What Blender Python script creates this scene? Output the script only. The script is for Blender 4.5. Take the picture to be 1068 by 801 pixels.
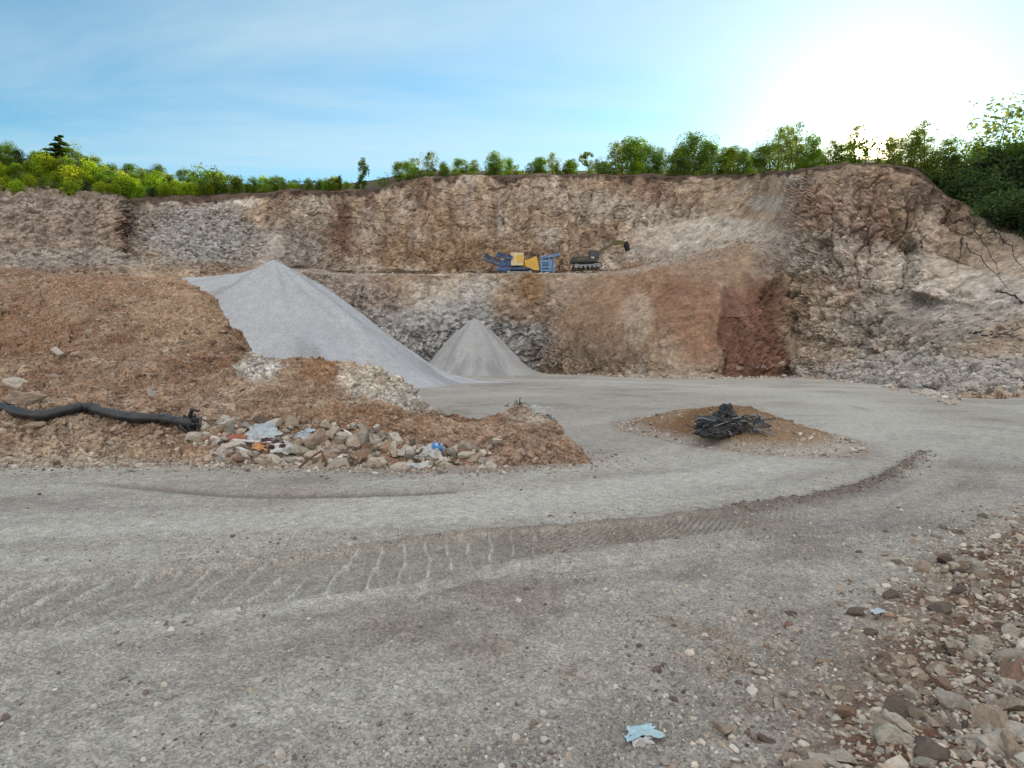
import bpy, math, random
import numpy as np
from mathutils import Vector, Matrix

for o in list(bpy.data.objects):
    bpy.data.objects.remove(o)
scene = bpy.context.scene
col = scene.collection
R = math.radians

# ------------------------------------------------------------------ camera
EYE = 1.7
FPX = 640.0                      # focal length in photo pixels (photo 1068 x 801)
PITCH = math.atan(32.5 / FPX)    # looking slightly down
cam_d = bpy.data.cameras.new("camera")
cam_d.sensor_width = 36.0
cam_d.lens = 36.0 * FPX / 1068.0
cam_d.clip_start = 0.05
cam_d.clip_end = 3000.0
cam = bpy.data.objects.new("camera", cam_d)
cam.location = (0, 0, EYE)
cam.rotation_euler = (R(90) - PITCH, 0, 0)
col.objects.link(cam)
scene.camera = cam

CP, SP = math.cos(PITCH), math.sin(PITCH)
def P(u, v, Y):
    """world point on the ray of photo pixel (u, v) at forward distance Y"""
    rx = (u - 534.0) / FPX
    ry = (400.5 - v) / FPX
    dy = CP + ry * SP
    dz = -SP + ry * CP
    return (rx / dy * Y, Y, EYE + dz / dy * Y)
def floor_z(Y):
    return -np.clip(Y, 0, 110) / 75.0
def G(u, v):
    """floor point seen at photo pixel (u, v)"""
    rx = (u - 534.0) / FPX
    ry = (400.5 - v) / FPX
    dy = CP + ry * SP
    dz = -SP + ry * CP
    Y = EYE / (-(dz / dy) - 1 / 75.0)
    return (rx / dy * Y, Y, -Y / 75.0)
def project(p):
    """world points (N,3) -> photo pixel u, v and depth"""
    x, y, z = p[:, 0], p[:, 1], p[:, 2] - EYE
    d = y * CP - z * SP
    up = y * SP + z * CP
    d = np.where(np.abs(d) < 1e-6, 1e-6, d)
    return 534 + FPX * x / d, 400.5 - FPX * up / d, d

# ------------------------------------------------------------------ sun and sky
SKY_TINT = (0.60, 0.90, 0.93)
FILL_CLOUD = (8.0, 7.75, 7.5)
GLOW = ((5, (0.5, 0.5, 0.46)), (28, (0.5, 0.5, 0.47)), (110, (2.6, 2.4, 2.0)), (1500, (40, 33, 20)), (9000, (300, 240, 140)))
_s = Vector(P(908, 152, 1.0)) - Vector((0, 0, EYE))
SUN = _s.normalized()
SUN_EL = math.asin(SUN.z)
SUN_AZ = math.atan2(SUN.x, SUN.y)      # clockwise from +Y

world = bpy.data.worlds.new("World")
scene.world = world
world.use_nodes = True
wn, wl = world.node_tree.nodes, world.node_tree.links
wn.clear()
w_out = wn.new("ShaderNodeOutputWorld")
w_bg = wn.new("ShaderNodeBackground")
w_bg.inputs["Strength"].default_value = 0.15
sky = wn.new("ShaderNodeTexSky")
sky.sky_type = 'NISHITA'
sky.sun_disc = False
sky.sun_elevation = SUN_EL
sky.sun_rotation = SUN_AZ
sky.altitude = 300
sky.air_density = 1.1
sky.dust_density = 0.2
sky.ozone_density = 1.6
tc = wn.new("ShaderNodeTexCoord")
# thin cirrus, laid out on a plane high above the pit
sep = wn.new("ShaderNodeSeparateXYZ"); wl.new(tc.outputs["Generated"], sep.inputs[0])
zc = wn.new("ShaderNodeMath"); zc.operation = 'MAXIMUM'; zc.inputs[1].default_value = 0.06
wl.new(sep.outputs["Z"], zc.inputs[0])
dx = wn.new("ShaderNodeMath"); dx.operation = 'DIVIDE'; wl.new(sep.outputs["X"], dx.inputs[0]); wl.new(zc.outputs[0], dx.inputs[1])
dy = wn.new("ShaderNodeMath"); dy.operation = 'DIVIDE'; wl.new(sep.outputs["Y"], dy.inputs[0]); wl.new(zc.outputs[0], dy.inputs[1])
cmb = wn.new("ShaderNodeCombineXYZ"); wl.new(dx.outputs[0], cmb.inputs[0]); wl.new(dy.outputs[0], cmb.inputs[1])
cmap = wn.new("ShaderNodeMapping"); cmap.inputs["Rotation"].default_value = (0, 0, R(25)); cmap.inputs["Scale"].default_value = (0.35, 0.9, 1)
cmap.inputs["Location"].default_value = (3.1, 0.4, 0)
wl.new(cmb.outputs[0], cmap.inputs[0])
cn = wn.new("ShaderNodeTexNoise"); cn.inputs["Scale"].default_value = 0.8; cn.inputs["Detail"].default_value = 6; cn.inputs["Roughness"].default_value = 0.55; cn.inputs["Distortion"].default_value = 0.6
wl.new(cmap.outputs[0], cn.inputs["Vector"])
cr = wn.new("ShaderNodeMapRange"); cr.inputs["From Min"].default_value = 0.40; cr.inputs["From Max"].default_value = 0.70
cr.inputs["To Min"].default_value = 0.0; cr.inputs["To Max"].default_value = 0.8
wl.new(cn.outputs["Fac"], cr.inputs["Value"])
cmix = wn.new("ShaderNodeMix"); cmix.data_type = 'RGBA'
wl.new(cr.outputs[0], cmix.inputs["Factor"]); wl.new(sky.outputs[0], cmix.inputs[6])
cmix.inputs[7].default_value = (5.4, 4.5, 4.6, 1)
# aureole round the sun (bright hazy air and the sun itself)
dot = wn.new("ShaderNodeVectorMath"); dot.operation = 'DOT_PRODUCT'
nrm = wn.new("ShaderNodeVectorMath"); nrm.operation = 'NORMALIZE'; wl.new(tc.outputs["Generated"], nrm.inputs[0])
wl.new(nrm.outputs[0], dot.inputs[0]); dot.inputs[1].default_value = SUN
dmx = wn.new("ShaderNodeMath"); dmx.operation = 'MAXIMUM'; dmx.inputs[1].default_value = 0.0
wl.new(dot.outputs["Value"], dmx.inputs[0])
# unseen bright cloud added overhead and behind the camera as fill light
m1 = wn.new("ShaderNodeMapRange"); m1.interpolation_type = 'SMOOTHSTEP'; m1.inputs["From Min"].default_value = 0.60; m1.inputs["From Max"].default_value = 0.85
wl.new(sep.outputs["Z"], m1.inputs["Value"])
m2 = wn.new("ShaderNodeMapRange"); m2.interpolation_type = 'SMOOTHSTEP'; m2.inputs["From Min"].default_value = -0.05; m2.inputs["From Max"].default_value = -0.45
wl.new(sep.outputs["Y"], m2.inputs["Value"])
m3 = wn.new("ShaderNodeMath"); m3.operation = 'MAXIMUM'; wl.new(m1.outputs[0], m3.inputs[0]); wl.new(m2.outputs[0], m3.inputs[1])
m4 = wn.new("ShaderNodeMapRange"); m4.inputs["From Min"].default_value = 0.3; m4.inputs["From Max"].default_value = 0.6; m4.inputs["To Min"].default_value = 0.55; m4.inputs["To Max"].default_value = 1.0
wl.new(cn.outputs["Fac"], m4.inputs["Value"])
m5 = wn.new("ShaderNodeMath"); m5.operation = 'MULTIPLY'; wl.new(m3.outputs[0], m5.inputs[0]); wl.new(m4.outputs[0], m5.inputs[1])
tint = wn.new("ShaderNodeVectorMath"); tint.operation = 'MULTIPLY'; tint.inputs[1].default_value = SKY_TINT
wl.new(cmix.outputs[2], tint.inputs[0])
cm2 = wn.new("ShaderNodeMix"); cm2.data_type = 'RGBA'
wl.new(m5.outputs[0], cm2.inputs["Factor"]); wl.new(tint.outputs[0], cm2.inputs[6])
cm2.inputs[7].default_value = (*FILL_CLOUD, 1)
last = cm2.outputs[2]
for power, colour in GLOW:
    pw = wn.new("ShaderNodeMath"); pw.operation = 'POWER'; pw.inputs[1].default_value = power
    wl.new(dmx.outputs[0], pw.inputs[0])
    sc = wn.new("ShaderNodeVectorMath"); sc.operation = 'SCALE'; sc.inputs[0].default_value = colour
    wl.new(pw.outputs[0], sc.inputs["Scale"])
    ad = wn.new("ShaderNodeVectorMath"); ad.operation = 'ADD'
    wl.new(last, ad.inputs[0]); wl.new(sc.outputs[0], ad.inputs[1])
    last = ad.outputs[0]
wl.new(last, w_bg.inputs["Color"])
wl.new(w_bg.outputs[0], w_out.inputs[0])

sun_d = bpy.data.lights.new("sun", 'SUN')
sun_d.energy = 4.5
sun_d.angle = R(0.5)
sun_d.color = (1.0, 0.87, 0.66)
sun = bpy.data.objects.new("sun", sun_d)
sun.rotation_euler = SUN.to_track_quat('Z', 'Y').to_euler()
col.objects.link(sun)

scene.view_settings.view_transform = 'Standard'
scene.view_settings.look = 'None'
scene.view_settings.exposure = 0.5
scene.view_settings.gamma = 1.0
scene.render.engine = 'CYCLES'
scene.cycles.max_bounces = 5
scene.cycles.sample_clamp_indirect = 4.0

# ------------------------------------------------------------------ numpy noise
def _h(ix, iy, iz, seed):
    h = (ix.astype(np.uint32) * np.uint32(374761393) + iy.astype(np.uint32) * np.uint32(668265263)
         + iz.astype(np.uint32) * np.uint32(2147483647 - 40503) + np.uint32((seed * 362437 + 12345) & 0xffffffff))
    h = (h ^ (h >> np.uint32(13))) * np.uint32(1274126177)
    h = (h ^ (h >> np.uint32(16))) * np.uint32(2246822519)
    return (h ^ (h >> np.uint32(15))).astype(np.float64) / 4294967295.0
def vnoise(p, seed=0):
    """value noise in -1..1 for points (N,3)"""
    i = np.floor(p).astype(np.int64)
    f = p - i
    f = f * f * f * (f * (f * 6 - 15) + 10)
    r = 0
    for a in (0, 1):
        wa = f[:, 0] if a else 1 - f[:, 0]
        for b in (0, 1):
            wb = f[:, 1] if b else 1 - f[:, 1]
            for c in (0, 1):
                wc = f[:, 2] if c else 1 - f[:, 2]
                r = r + wa * wb * wc * _h(i[:, 0] + a, i[:, 1] + b, i[:, 2] + c, seed)
    return r * 2 - 1
def fbm(p, scale=(1, 1, 1), octv=4, seed=0, gain=0.5):
    p = np.asarray(p) * np.asarray(scale if hasattr(scale, '__len__') else (scale,) * 3)
    r = np.zeros(len(p)); a = 1.0; t = 0
    for k in range(octv):
        r += a * vnoise(p + k * 17.31, seed + k); t += a
        p = p * 2.03; a *= gain
    return r / t
def ridged(p, scale, octv=3, seed=0):
    p = np.asarray(p) * np.asarray(scale)
    r = np.zeros(len(p)); a = 1.0; t = 0
    for k in range(octv):
        r += a * (1 - 2 * np.abs(vnoise(p + k * 9.7, seed + k))); t += a
        p = p * 2.1; a *= 0.5
    return r / t
def cells(p, scale, seed=0):
    """random value per Voronoi cell, and distance to the next cell"""
    p = np.asarray(p) * np.asarray(scale if hasattr(scale, '__len__') else (scale,) * 3)
    i = np.floor(p).astype(np.int64)
    b1 = np.full(len(p), 9.0); b2 = np.full(len(p), 9.0); val = np.zeros(len(p))
    for a in (-1, 0, 1):
        for b in (-1, 0, 1):
            for c in (-1, 0, 1):
                j0, j1, j2 = i[:, 0] + a, i[:, 1] + b, i[:, 2] + c
                q = ((j0 + _h(j0, j1, j2, seed) - p[:, 0]) ** 2 + (j1 + _h(j0, j1, j2, seed + 1) - p[:, 1]) ** 2
                     + (j2 + _h(j0, j1, j2, seed + 2) - p[:, 2]) ** 2)
                near = q < b1
                b2 = np.where(near, b1, np.minimum(b2, q))
                val = np.where(near, _h(j0, j1, j2, seed + 3), val)
                b1 = np.where(near, q, b1)
    return val, np.sqrt(b2) - np.sqrt(b1)
def sstep(a, b, x):
    t = np.clip((x - a) / (b - a), 0, 1)
    return t * t * (3 - 2 * t)

# ------------------------------------------------------------------ mesh helpers
def new_mesh(name, verts, faces, colors=None, smooth=True):
    """faces: int array (M,3) or (M,4), or a list of mixed polygons"""
    me = bpy.data.meshes.new(name)
    verts = np.asarray(verts, dtype=np.float32)
    if isinstance(faces, np.ndarray):
        m, k = faces.shape
        me.vertices.add(len(verts)); me.vertices.foreach_set("co", verts.ravel())
        me.loops.add(m * k); me.loops.foreach_set("vertex_index", faces.astype(np.int32).ravel())
        me.polygons.add(m)
        me.polygons.foreach_set("loop_start", np.arange(0, m * k, k, dtype=np.int32))
        me.polygons.foreach_set("loop_total", np.full(m, k, dtype=np.int32))
        me.update(calc_edges=True)
    else:
        me.from_pydata([tuple(map(float, v)) for v in verts], [], faces)
    me.validate()
    me.polygons.foreach_set("use_smooth", np.full(len(me.polygons), bool(smooth)))
    if colors is not None:
        at = me.color_attributes.new("Col", 'FLOAT_COLOR', 'POINT')
        c4 = np.ones((len(verts), 4), dtype=np.float32); c4[:, :3] = colors
        at.data.foreach_set("color", c4.ravel())
    me.update()
    return me
def link(name, me, mat=None, parent=None, loc=None):
    o = bpy.data.objects.new(name, me)
    col.objects.link(o)
    if mat is not None and me is not None:
        if len(me.materials) == 0:
            me.materials.append(mat)
    if parent is not None:
        o.parent = parent
    if loc is not None:
        o.location = loc
    return o
def tag(o, label=None, cat=None, group=None, kind=None):
    if label: o["label"] = label
    if cat: o["category"] = cat
    if group: o["group"] = group
    if kind: o["kind"] = kind
    return o
def empty(name, loc, rz=0.0, scale=1.0):
    o = bpy.data.objects.new(name, None)
    o.location = loc; o.rotation_euler = (0, 0, rz); o.scale = (scale,) * 3
    o.empty_display_size = 0.3
    col.objects.link(o)
    return o
def copy_tree(o, parent=None):
    c = o.copy(); col.objects.link(c)
    if parent is not None: c.parent = parent
    for ch in list(o.children): copy_tree(ch, c)
    return c
def grid_faces(n, m, wrap=False):
    i = np.arange(n - 1)[:, None] * m + np.arange(m - 1)[None, :]
    return np.stack([i, i + 1, i + m + 1, i + m], -1).reshape(-1, 4)

class MB:
    """collects boxes, prisms and tubes for ONE mesh object"""
    def __init__(s): s.v = []; s.f = []
    def add(s, vs, fs):
        b = len(s.v); s.v += [tuple(v) for v in vs]; s.f += [[i + b for i in f] for f in fs]; return s
    def box(s, c, size, rot=(0, 0, 0), bev=0.0):
        import bmesh
        bm = bmesh.new()
        bmesh.ops.create_cube(bm, size=1.0)
        bmesh.ops.scale(bm, vec=size, verts=bm.verts)
        if bev > 0:
            bmesh.ops.bevel(bm, geom=list(bm.edges), offset=bev, segments=2, affect='EDGES', profile=0.6)
        M = Matrix.Translation(c) @ (Matrix.Rotation(rot[2], 4, 'Z') @ Matrix.Rotation(rot[1], 4, 'Y') @ Matrix.Rotation(rot[0], 4, 'X'))
        bm.transform(M)
        bm.verts.index_update()
        s.add([v.co.copy() for v in bm.verts], [[v.index for v in f.verts] for f in bm.faces])
        bm.free(); return s
    def prism(s, pts, y0, y1):
        """outline pts [(x,z)] extruded along y"""
        n = len(pts)
        vs = [(x, y0, z) for x, z in pts] + [(x, y1, z) for x, z in pts]
        fs = [list(range(n)), list(range(2 * n - 1, n - 1, -1))] + [[i, i + n, (i + 1) % n + n, (i + 1) % n] for i in range(n)]
        return s.add(vs, fs)
    def tube(s, pts, radii, n=8, cap=True):
        pts = [Vector(p) for p in pts]
        if not hasattr(radii, '__len__'): radii = [radii] * len(pts)
        t0 = (pts[1] - pts[0]).normalized()
        a = t0.orthogonal().normalized()
        rings = []
        for i, p in enumerate(pts):
            t = (pts[min(i + 1, len(pts) - 1)] - pts[max(i - 1, 0)]).normalized()
            a = (a - t * a.dot(t)).normalized(); b = t.cross(a)
            rings.append([p + (a * math.cos(2 * math.pi * k / n) + b * math.sin(2 * math.pi * k / n)) * radii[i] for k in range(n)])
        vs = [v for r in rings for v in r]
        fs = [[i * n + k, i * n + (k + 1) % n, (i + 1) * n + (k + 1) % n, (i + 1) * n + k] for i in range(len(pts) - 1) for k in range(n)]
        if cap:
            fs.append(list(range(n - 1, -1, -1))); fs.append([(len(pts) - 1) * n + k for k in range(n)])
        return s.add(vs, fs)
    def cyl(s, p0, p1, r, n=16): return s.tube([p0, p1], r, n)
    def build(s, name, mat, parent=None, smooth=False, loc=None):
        return link(name, new_mesh(name, s.v, s.f, smooth=smooth), mat, parent, loc)

# ------------------------------------------------------------------ materials
def base_mat(name, rough=0.9, spec=0.25):
    m = bpy.data.materials.new(name); m.use_nodes = True
    nt = m.node_tree; b = nt.nodes["Principled BSDF"]
    b.inputs["Roughness"].default_value = rough
    b.inputs["Specular IOR Level"].default_value = spec
    return m, nt, b
def N(nt, t, **kw):
    n = nt.nodes.new(t)
    for k, v in kw.items():
        if k in n.inputs: n.inputs[k].default_value = v
        else: setattr(n, k, v)
    return n
def earth_mat(name, grains=((18, 0.25), (70, 0.2)), bump=((30, 0.02),), rough=0.95, speck=None):
    """albedo from the Col attribute, broken up by noise; grain bump in object space"""
    m, nt, b = base_mat(name, rough, 0.15)
    L = nt.links
    at = N(nt, "ShaderNodeAttribute", attribute_name="Col")
    tcn = N(nt, "ShaderNodeTexCoord")
    last = at.outputs["Color"]
    for sc, amt in grains:
        no = N(nt, "ShaderNodeTexNoise", Scale=sc, Detail=3.0, Roughness=0.6); L.new(tcn.outputs["Object"], no.inputs["Vector"])
        mr = N(nt, "ShaderNodeMapRange"); mr.inputs["From Min"].default_value = 0.25; mr.inputs["From Max"].default_value = 0.75
        mr.inputs["To Min"].default_value = 1 - amt; mr.inputs["To Max"].default_value = 1 + amt
        L.new(no.outputs["Fac"], mr.inputs["Value"])
        mx = N(nt, "ShaderNodeVectorMath", operation='SCALE'); L.new(last, mx.inputs[0]); L.new(mr.outputs[0], mx.inputs["Scale"])
        last = mx.outputs[0]
    if speck:
        sc, amt = speck                      # single grains of their own tone
        vo = N(nt, "ShaderNodeTexVoronoi", Scale=sc); L.new(tcn.outputs["Object"], vo.inputs["Vector"])
        sp = N(nt, "ShaderNodeSeparateColor"); L.new(vo.outputs["Color"], sp.inputs[0])
        mr = N(nt, "ShaderNodeMapRange"); mr.inputs["To Min"].default_value = 1 - amt; mr.inputs["To Max"].default_value = 1 + amt
        L.new(sp.outputs[0], mr.inputs["Value"])
        mx = N(nt, "ShaderNodeVectorMath", operation='SCALE'); L.new(last, mx.inputs[0]); L.new(mr.outputs[0], mx.inputs["Scale"])
        last = mx.outputs[0]
    L.new(last, b.inputs["Base Color"])
    prev = None
    for sc, dist in bump:
        vo = N(nt, "ShaderNodeTexVoronoi", Scale=sc); L.new(tcn.outputs["Object"], vo.inputs["Vector"])
        bp = N(nt, "ShaderNodeBump", Strength=0.9, Distance=dist); bp.invert = True
        L.new(vo.outputs["Distance"], bp.inputs["Height"])
        if prev: L.new(prev, bp.inputs["Normal"])
        prev = bp.outputs[0]
    if prev: L.new(prev, b.inputs["Normal"])
    return m
def plain_mat(name, c, rough=0.6, spec=0.4, var=0.15, scale=6.0, bump=0.0, metallic=0.0, dirt=None):
    m, nt, b = base_mat(name, rough, spec)
    L = nt.links
    b.inputs["Metallic"].default_value = metallic
    tcn = N(nt, "ShaderNodeTexCoord")
    no = N(nt, "ShaderNodeTexNoise", Scale=scale, Detail=5.0, Roughness=0.65); L.new(tcn.outputs["Object"], no.inputs["Vector"])
    mr = N(nt, "ShaderNodeMapRange"); mr.inputs["From Min"].default_value = 0.25; mr.inputs["From Max"].default_value = 0.75
    mr.inputs["To Min"].default_value = 1 - var; mr.inputs["To Max"].default_value = 1 + var
    L.new(no.outputs["Fac"], mr.inputs["Value"])
    mx = N(nt, "ShaderNodeVectorMath", operation='SCALE'); mx.inputs[0].default_value = c
    L.new(mr.outputs[0], mx.inputs["Scale"])
    last = mx.outputs[0]
    if dirt:
        n2 = N(nt, "ShaderNodeTexNoise", Scale=scale * 0.5, Detail=4.0); L.new(tcn.outputs["Object"], n2.inputs["Vector"])
        r2 = N(nt, "ShaderNodeMapRange"); r2.inputs["From Min"].default_value = 0.45; r2.inputs["From Max"].default_value = 0.7
        r2.inputs["To Max"].default_value = 0.75
        L.new(n2.outputs["Fac"], r2.inputs["Value"])
        mm = N(nt, "ShaderNodeMix", data_type='RGBA'); L.new(r2.outputs[0], mm.inputs["Factor"]); L.new(last, mm.inputs[6]); mm.inputs[7].default_value = (*dirt, 1)
        last = mm.outputs[2]
    L.new(last, b.inputs["Base Color"])
    if bump:
        bp = N(nt, "ShaderNodeBump", Strength=0.7, Distance=bump); L.new(no.outputs["Fac"], bp.inputs["Height"]); L.new(bp.outputs[0], b.inputs["Normal"])
    return m
def leaf_mat(name, trans=0.45):
    m = bpy.data.materials.new(name); m.use_nodes = True
    nt = m.node_tree; nt.nodes.clear(); L = nt.links
    out = N(nt, "ShaderNodeOutputMaterial")
    at = N(nt, "ShaderNodeAttribute", attribute_name="Col")
    oi = N(nt, "ShaderNodeObjectInfo")
    hs = N(nt, "ShaderNodeHueSaturation")
    r1 = N(nt, "ShaderNodeMapRange"); r1.inputs["To Min"].default_value = 0.478; r1.inputs["To Max"].default_value = 0.52
    L.new(oi.outputs["Random"], r1.inputs["Value"]); L.new(r1.outputs[0], hs.inputs["Hue"])
    ml = N(nt, "ShaderNodeMath", operation='MULTIPLY'); ml.inputs[1].default_value = 7.31; L.new(oi.outputs["Random"], ml.inputs[0])
    fr = N(nt, "ShaderNodeMath", operation='FRACT'); L.new(ml.outputs[0], fr.inputs[0])
    r2 = N(nt, "ShaderNodeMapRange"); r2.inputs["To Min"].default_value = 0.75; r2.inputs["To Max"].default_value = 1.3
    L.new(fr.outputs[0], r2.inputs["Value"]); L.new(r2.outputs[0], hs.inputs["Value"])
    L.new(at.outputs["Color"], hs.inputs["Color"])
    df = N(nt, "ShaderNodeBsdfDiffuse"); tr = N(nt, "ShaderNodeBsdfTranslucent")
    sc = N(nt, "ShaderNodeVectorMath", operation='MULTIPLY'); sc.inputs[1].default_value = (2.0, 2.1, 0.8)
    L.new(hs.outputs[0], df.inputs["Color"]); L.new(hs.outputs[0], sc.inputs[0]); L.new(sc.outputs[0], tr.inputs["Color"])
    mx = N(nt, "ShaderNodeMixShader"); mx.inputs[0].default_value = trans
    L.new(df.outputs[0], mx.inputs[1]); L.new(tr.outputs[0], mx.inputs[2]); L.new(mx.outputs[0], out.inputs[0])
    return m

M_ground = earth_mat("road_gravel", ((9, 0.2), (40, 0.22)), ((60, 0.009), (150, 0.004)), speck=(75, 0.3))
M_wall = earth_mat("quarry_rock", ((0.5, 0.22), (2.2, 0.28), (7, 0.2)), ((0.9, 0.16), (3.0, 0.07)))
M_bank = earth_mat("stony_earth", ((6, 0.25), (28, 0.3)), ((9, 0.03), (30, 0.012)), speck=(22, 0.35))
M_gravel = earth_mat("crushed_gravel", ((1.2, 0.07), (30, 0.12)), ((12, 0.02),), speck=(14, 0.16))
M_stone = earth_mat("loose_stone", ((14, 0.2), (60, 0.18)), ((40, 0.004),))
M_leaf = leaf_mat("leaves", 0.6)
M_bark = plain_mat("bark", (0.09, 0.07, 0.055), 0.95, 0.1, 0.3, 8, 0.02)
M_deadwood = plain_mat("dead_wood", (0.05, 0.045, 0.045), 0.95, 0.1, 0.3, 8, 0.02)
# ====STRUCTURE
# ------------------------------------------------------------------ the quarry wall: swept profiles
def sweep(stations, us, rows, smooth=2):
    """stations: [(u, [(x,y,z)...K])]; returns (rows, cols, 3) grid and the row parameter"""
    su = np.array([s[0] for s in stations], float)
    C = np.array([s[1] for s in stations], float)              # S,K,3
    S, K, _ = C.shape
    us = np.asarray(us, float)
    fi = np.interp(us, su, np.arange(S))
    i = np.clip(np.floor(fi).astype(int), 0, S - 2); t = (fi - i)[:, None, None]
    p0 = C[np.clip(i - 1, 0, S - 1)]; p1 = C[i]; p2 = C[i + 1]; p3 = C[np.clip(i + 2, 0, S - 1)]
    m1 = (p2 - p0) * 0.4; m2 = (p3 - p1) * 0.4
    t2, t3 = t * t, t * t * t
    prof = (2 * t3 - 3 * t2 + 1) * p1 + (t3 - 2 * t2 + t) * m1 + (-2 * t3 + 3 * t2) * p2 + (t3 - t2) * m2   # cols,K,3
    par = np.concatenate([np.linspace(k, k + 1, rows[k], endpoint=False) for k in range(K - 1)] + [[K - 1]])
    k = np.clip(np.floor(par).astype(int), 0, K - 2); w = (par - k)[:, None, None]
    Gd = prof.transpose(1, 0, 2)[k] * (1 - w) + prof.transpose(1, 0, 2)[k + 1] * w
    for _ in range(smooth):
        Gd[1:-1] = (Gd[:-2] + 2 * Gd[1:-1] + Gd[2:]) / 4
    return Gd, par
def grid_normals(Gd):
    n = np.cross(np.gradient(Gd, axis=1), np.gradient(Gd, axis=0))
    return n / (np.linalg.norm(n, axis=2, keepdims=True) + 1e-9)
def blend(colour, uu, vv, blobs, p, seed=5):
    """mix patches of differently coloured ground into colour; edges broken by noise"""
    w1 = fbm(p, 0.12, 4, seed) * 1.1
    for (u, v, su, sv, c, k) in blobs:
        d = np.sqrt(((uu - u) / su) ** 2 + ((vv - v) / sv) ** 2) + w1 * 0.55
        a = (1 - sstep(0.55, 1.25, d)) * k
        colour = colour * (1 - a[:, None]) + np.array(c) * a[:, None]
    return colour

# each station: base, lower face, bench edge, bench back, upper face, rim, plateau, far plateau   (v, Y)
W = [
 (-900, [(None, 18), (350, 24), (300, 29), (295, 33), (250, 38), (205, 41), (185, 52), (140, 110)]),
 (-200, [(None, 45), (345, 50), (290, 56), (283, 62), (240, 68), (203, 72), (172, 90), (145, 150)]),
 (0,    [(None, 55), (335, 60), (284, 65), (274, 72), (238, 78), (203, 83), (174, 100), (162, 160)]),
 (90,   [(None, 58), (330, 63), (282, 69), (272, 76), (240, 82), (207, 87), (186, 104), (180, 160)]),
 (122,  [(None, 59), (329, 65), (281, 70), (271, 77), (240, 83), (209, 88), (190, 106), (184, 160)]),
 (140,  [(None, 60), (328, 66), (281, 72), (272, 81), (242, 92), (210, 97), (195, 110), (190, 160)]),
 (210,  [(None, 64), (325, 70), (282, 77), (270, 86), (238, 95), (207, 101), (196, 114), (192, 160)]),
 (275,  [(None, 68), (330, 76), (284, 84), (276, 91), (240, 99), (203, 104), (196, 117), (192, 160)]),
 (300,  [(None, 70), (331, 78), (284, 86), (280, 95), (240, 98), (201, 101), (196, 114), (192, 160)]),
 (340,  [(None, 74), (335, 82), (285, 91), (283, 102), (245, 106), (201, 109), (196, 122), (192, 160)]),
 (365,  [(None, 76), (337, 83), (286, 92), (286, 108), (245, 112), (200, 114), (195, 124), (191, 160)]),
 (400,  [(None, 80), (340, 85), (286, 93), (287, 109), (240, 113), (198, 116), (190, 127), (186, 165)]),
 (440,  [(None, 82), (342, 86), (287, 94), (288, 112), (238, 115), (187, 118), (182, 128), (178, 165)]),
 (500,  [(None, 87), (340, 88), (286, 96), (287, 114), (236, 117), (185, 120), (181, 130), (178, 165)]),
 (555,  [(None, 86), (340, 89), (286, 96), (287, 114), (236, 117), (184, 120), (181, 130), (178, 165)]),
 (592,  [(None, 79), (338, 84), (286, 94), (286, 113), (236, 117), (184, 120), (181, 130), (178, 165)]),
 (640,  [(None, 69), (337, 75), (287, 89), (284, 110), (236, 115), (184, 119), (181, 129), (178, 165)]),
 (700,  [(None, 64), (332, 69), (281, 82), (272, 103), (233, 112), (184, 117), (181, 128), (178, 165)]),
 (750,  [(None, 63), (327, 67), (272, 79), (254, 97), (222, 107), (184, 114), (181, 126), (178, 165)]),
 (785,  [(None, 64), (326, 68), (266, 79), (243, 91), (213, 101), (183, 107), (180, 120), (178, 160)]),
 (806,  [(None, 65), (330, 71), (268, 79), (238, 86), (209, 92), (181, 96), (178, 112), (176, 160)]),
 (826,  [(None, 66), (345, 73), (288, 77), (246, 80), (212, 83), (180, 86), (176, 104), (174, 155)]),
 (850,  [(None, 60), (355, 68), (285, 72), (245, 74), (210, 76), (177, 80), (172, 96), (170, 150)]),
 (905,  [(None, 46), (368, 62), (300, 67), (250, 70), (210, 72), (172, 75), (169, 88), (166, 140)]),
 (955,  [(None, 34), (374, 52), (312, 64), (262, 68), (215, 70), (179, 73), (173, 84), (170, 130)]),
 (988,  [(None, 27), (378, 44), (318, 58), (270, 65), (240, 68), (207, 70), (196, 80), (180, 120)]),
 (1025, [(None, 25), (380, 40), (322, 53), (282, 60), (252, 64), (228, 66), (214, 76), (190, 115)]),
 (1070, [(None, 26), (382, 38), (326, 48), (288, 55), (264, 60), (243, 62), (222, 73), (190, 110)]),
 (1200, [(None, 23), (380, 31), (330, 39), (290, 44), (266, 48), (246, 50), (218, 61), (180, 95)]),
 (1600, [(None, 17), (385, 22), (340, 28), (305, 32), (280, 35), (260, 37), (235, 46), (200, 75)]),
 (2600, [(None, 9), (390, 12), (345, 15), (320, 18), (300, 20), (285, 21), (260, 27), (220, 50)]),
]
def station(u, row):
    pts = []
    for k, (v, Y) in enumerate(row):
        if v is None:
            x = P(u, 400, Y)[0]; pts.append((x, Y, float(floor_z(Y)) - 0.7))
        else:
            pts.append(P(u, v, Y))
    return u, pts
wall_us = np.concatenate([np.arange(-900, -60, 25), np.arange(-60, 1130, 1.35), np.arange(1130, 2600, 22)])
Gw, wpar = sweep([station(u, r) for u, r in W], wall_us, [84, 110, 90, 84, 112, 26, 22], smooth=3)
nr, nc, _ = Gw.shape
wu = np.repeat(wall_us[None, :], nr, 0).ravel(); wk = np.repeat(wpar[:, None], nc, 1).ravel()
Nw = grid_normals(Gw).reshape(-1, 3); pw_ = Gw.reshape(-1, 3).copy()
if Nw[:, 2].mean() < 0: Nw = -Nw
_, wv, _ = project(pw_)
steep = sstep(0.12, 0.6, 1 - np.abs(Nw[:, 2]))
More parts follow.
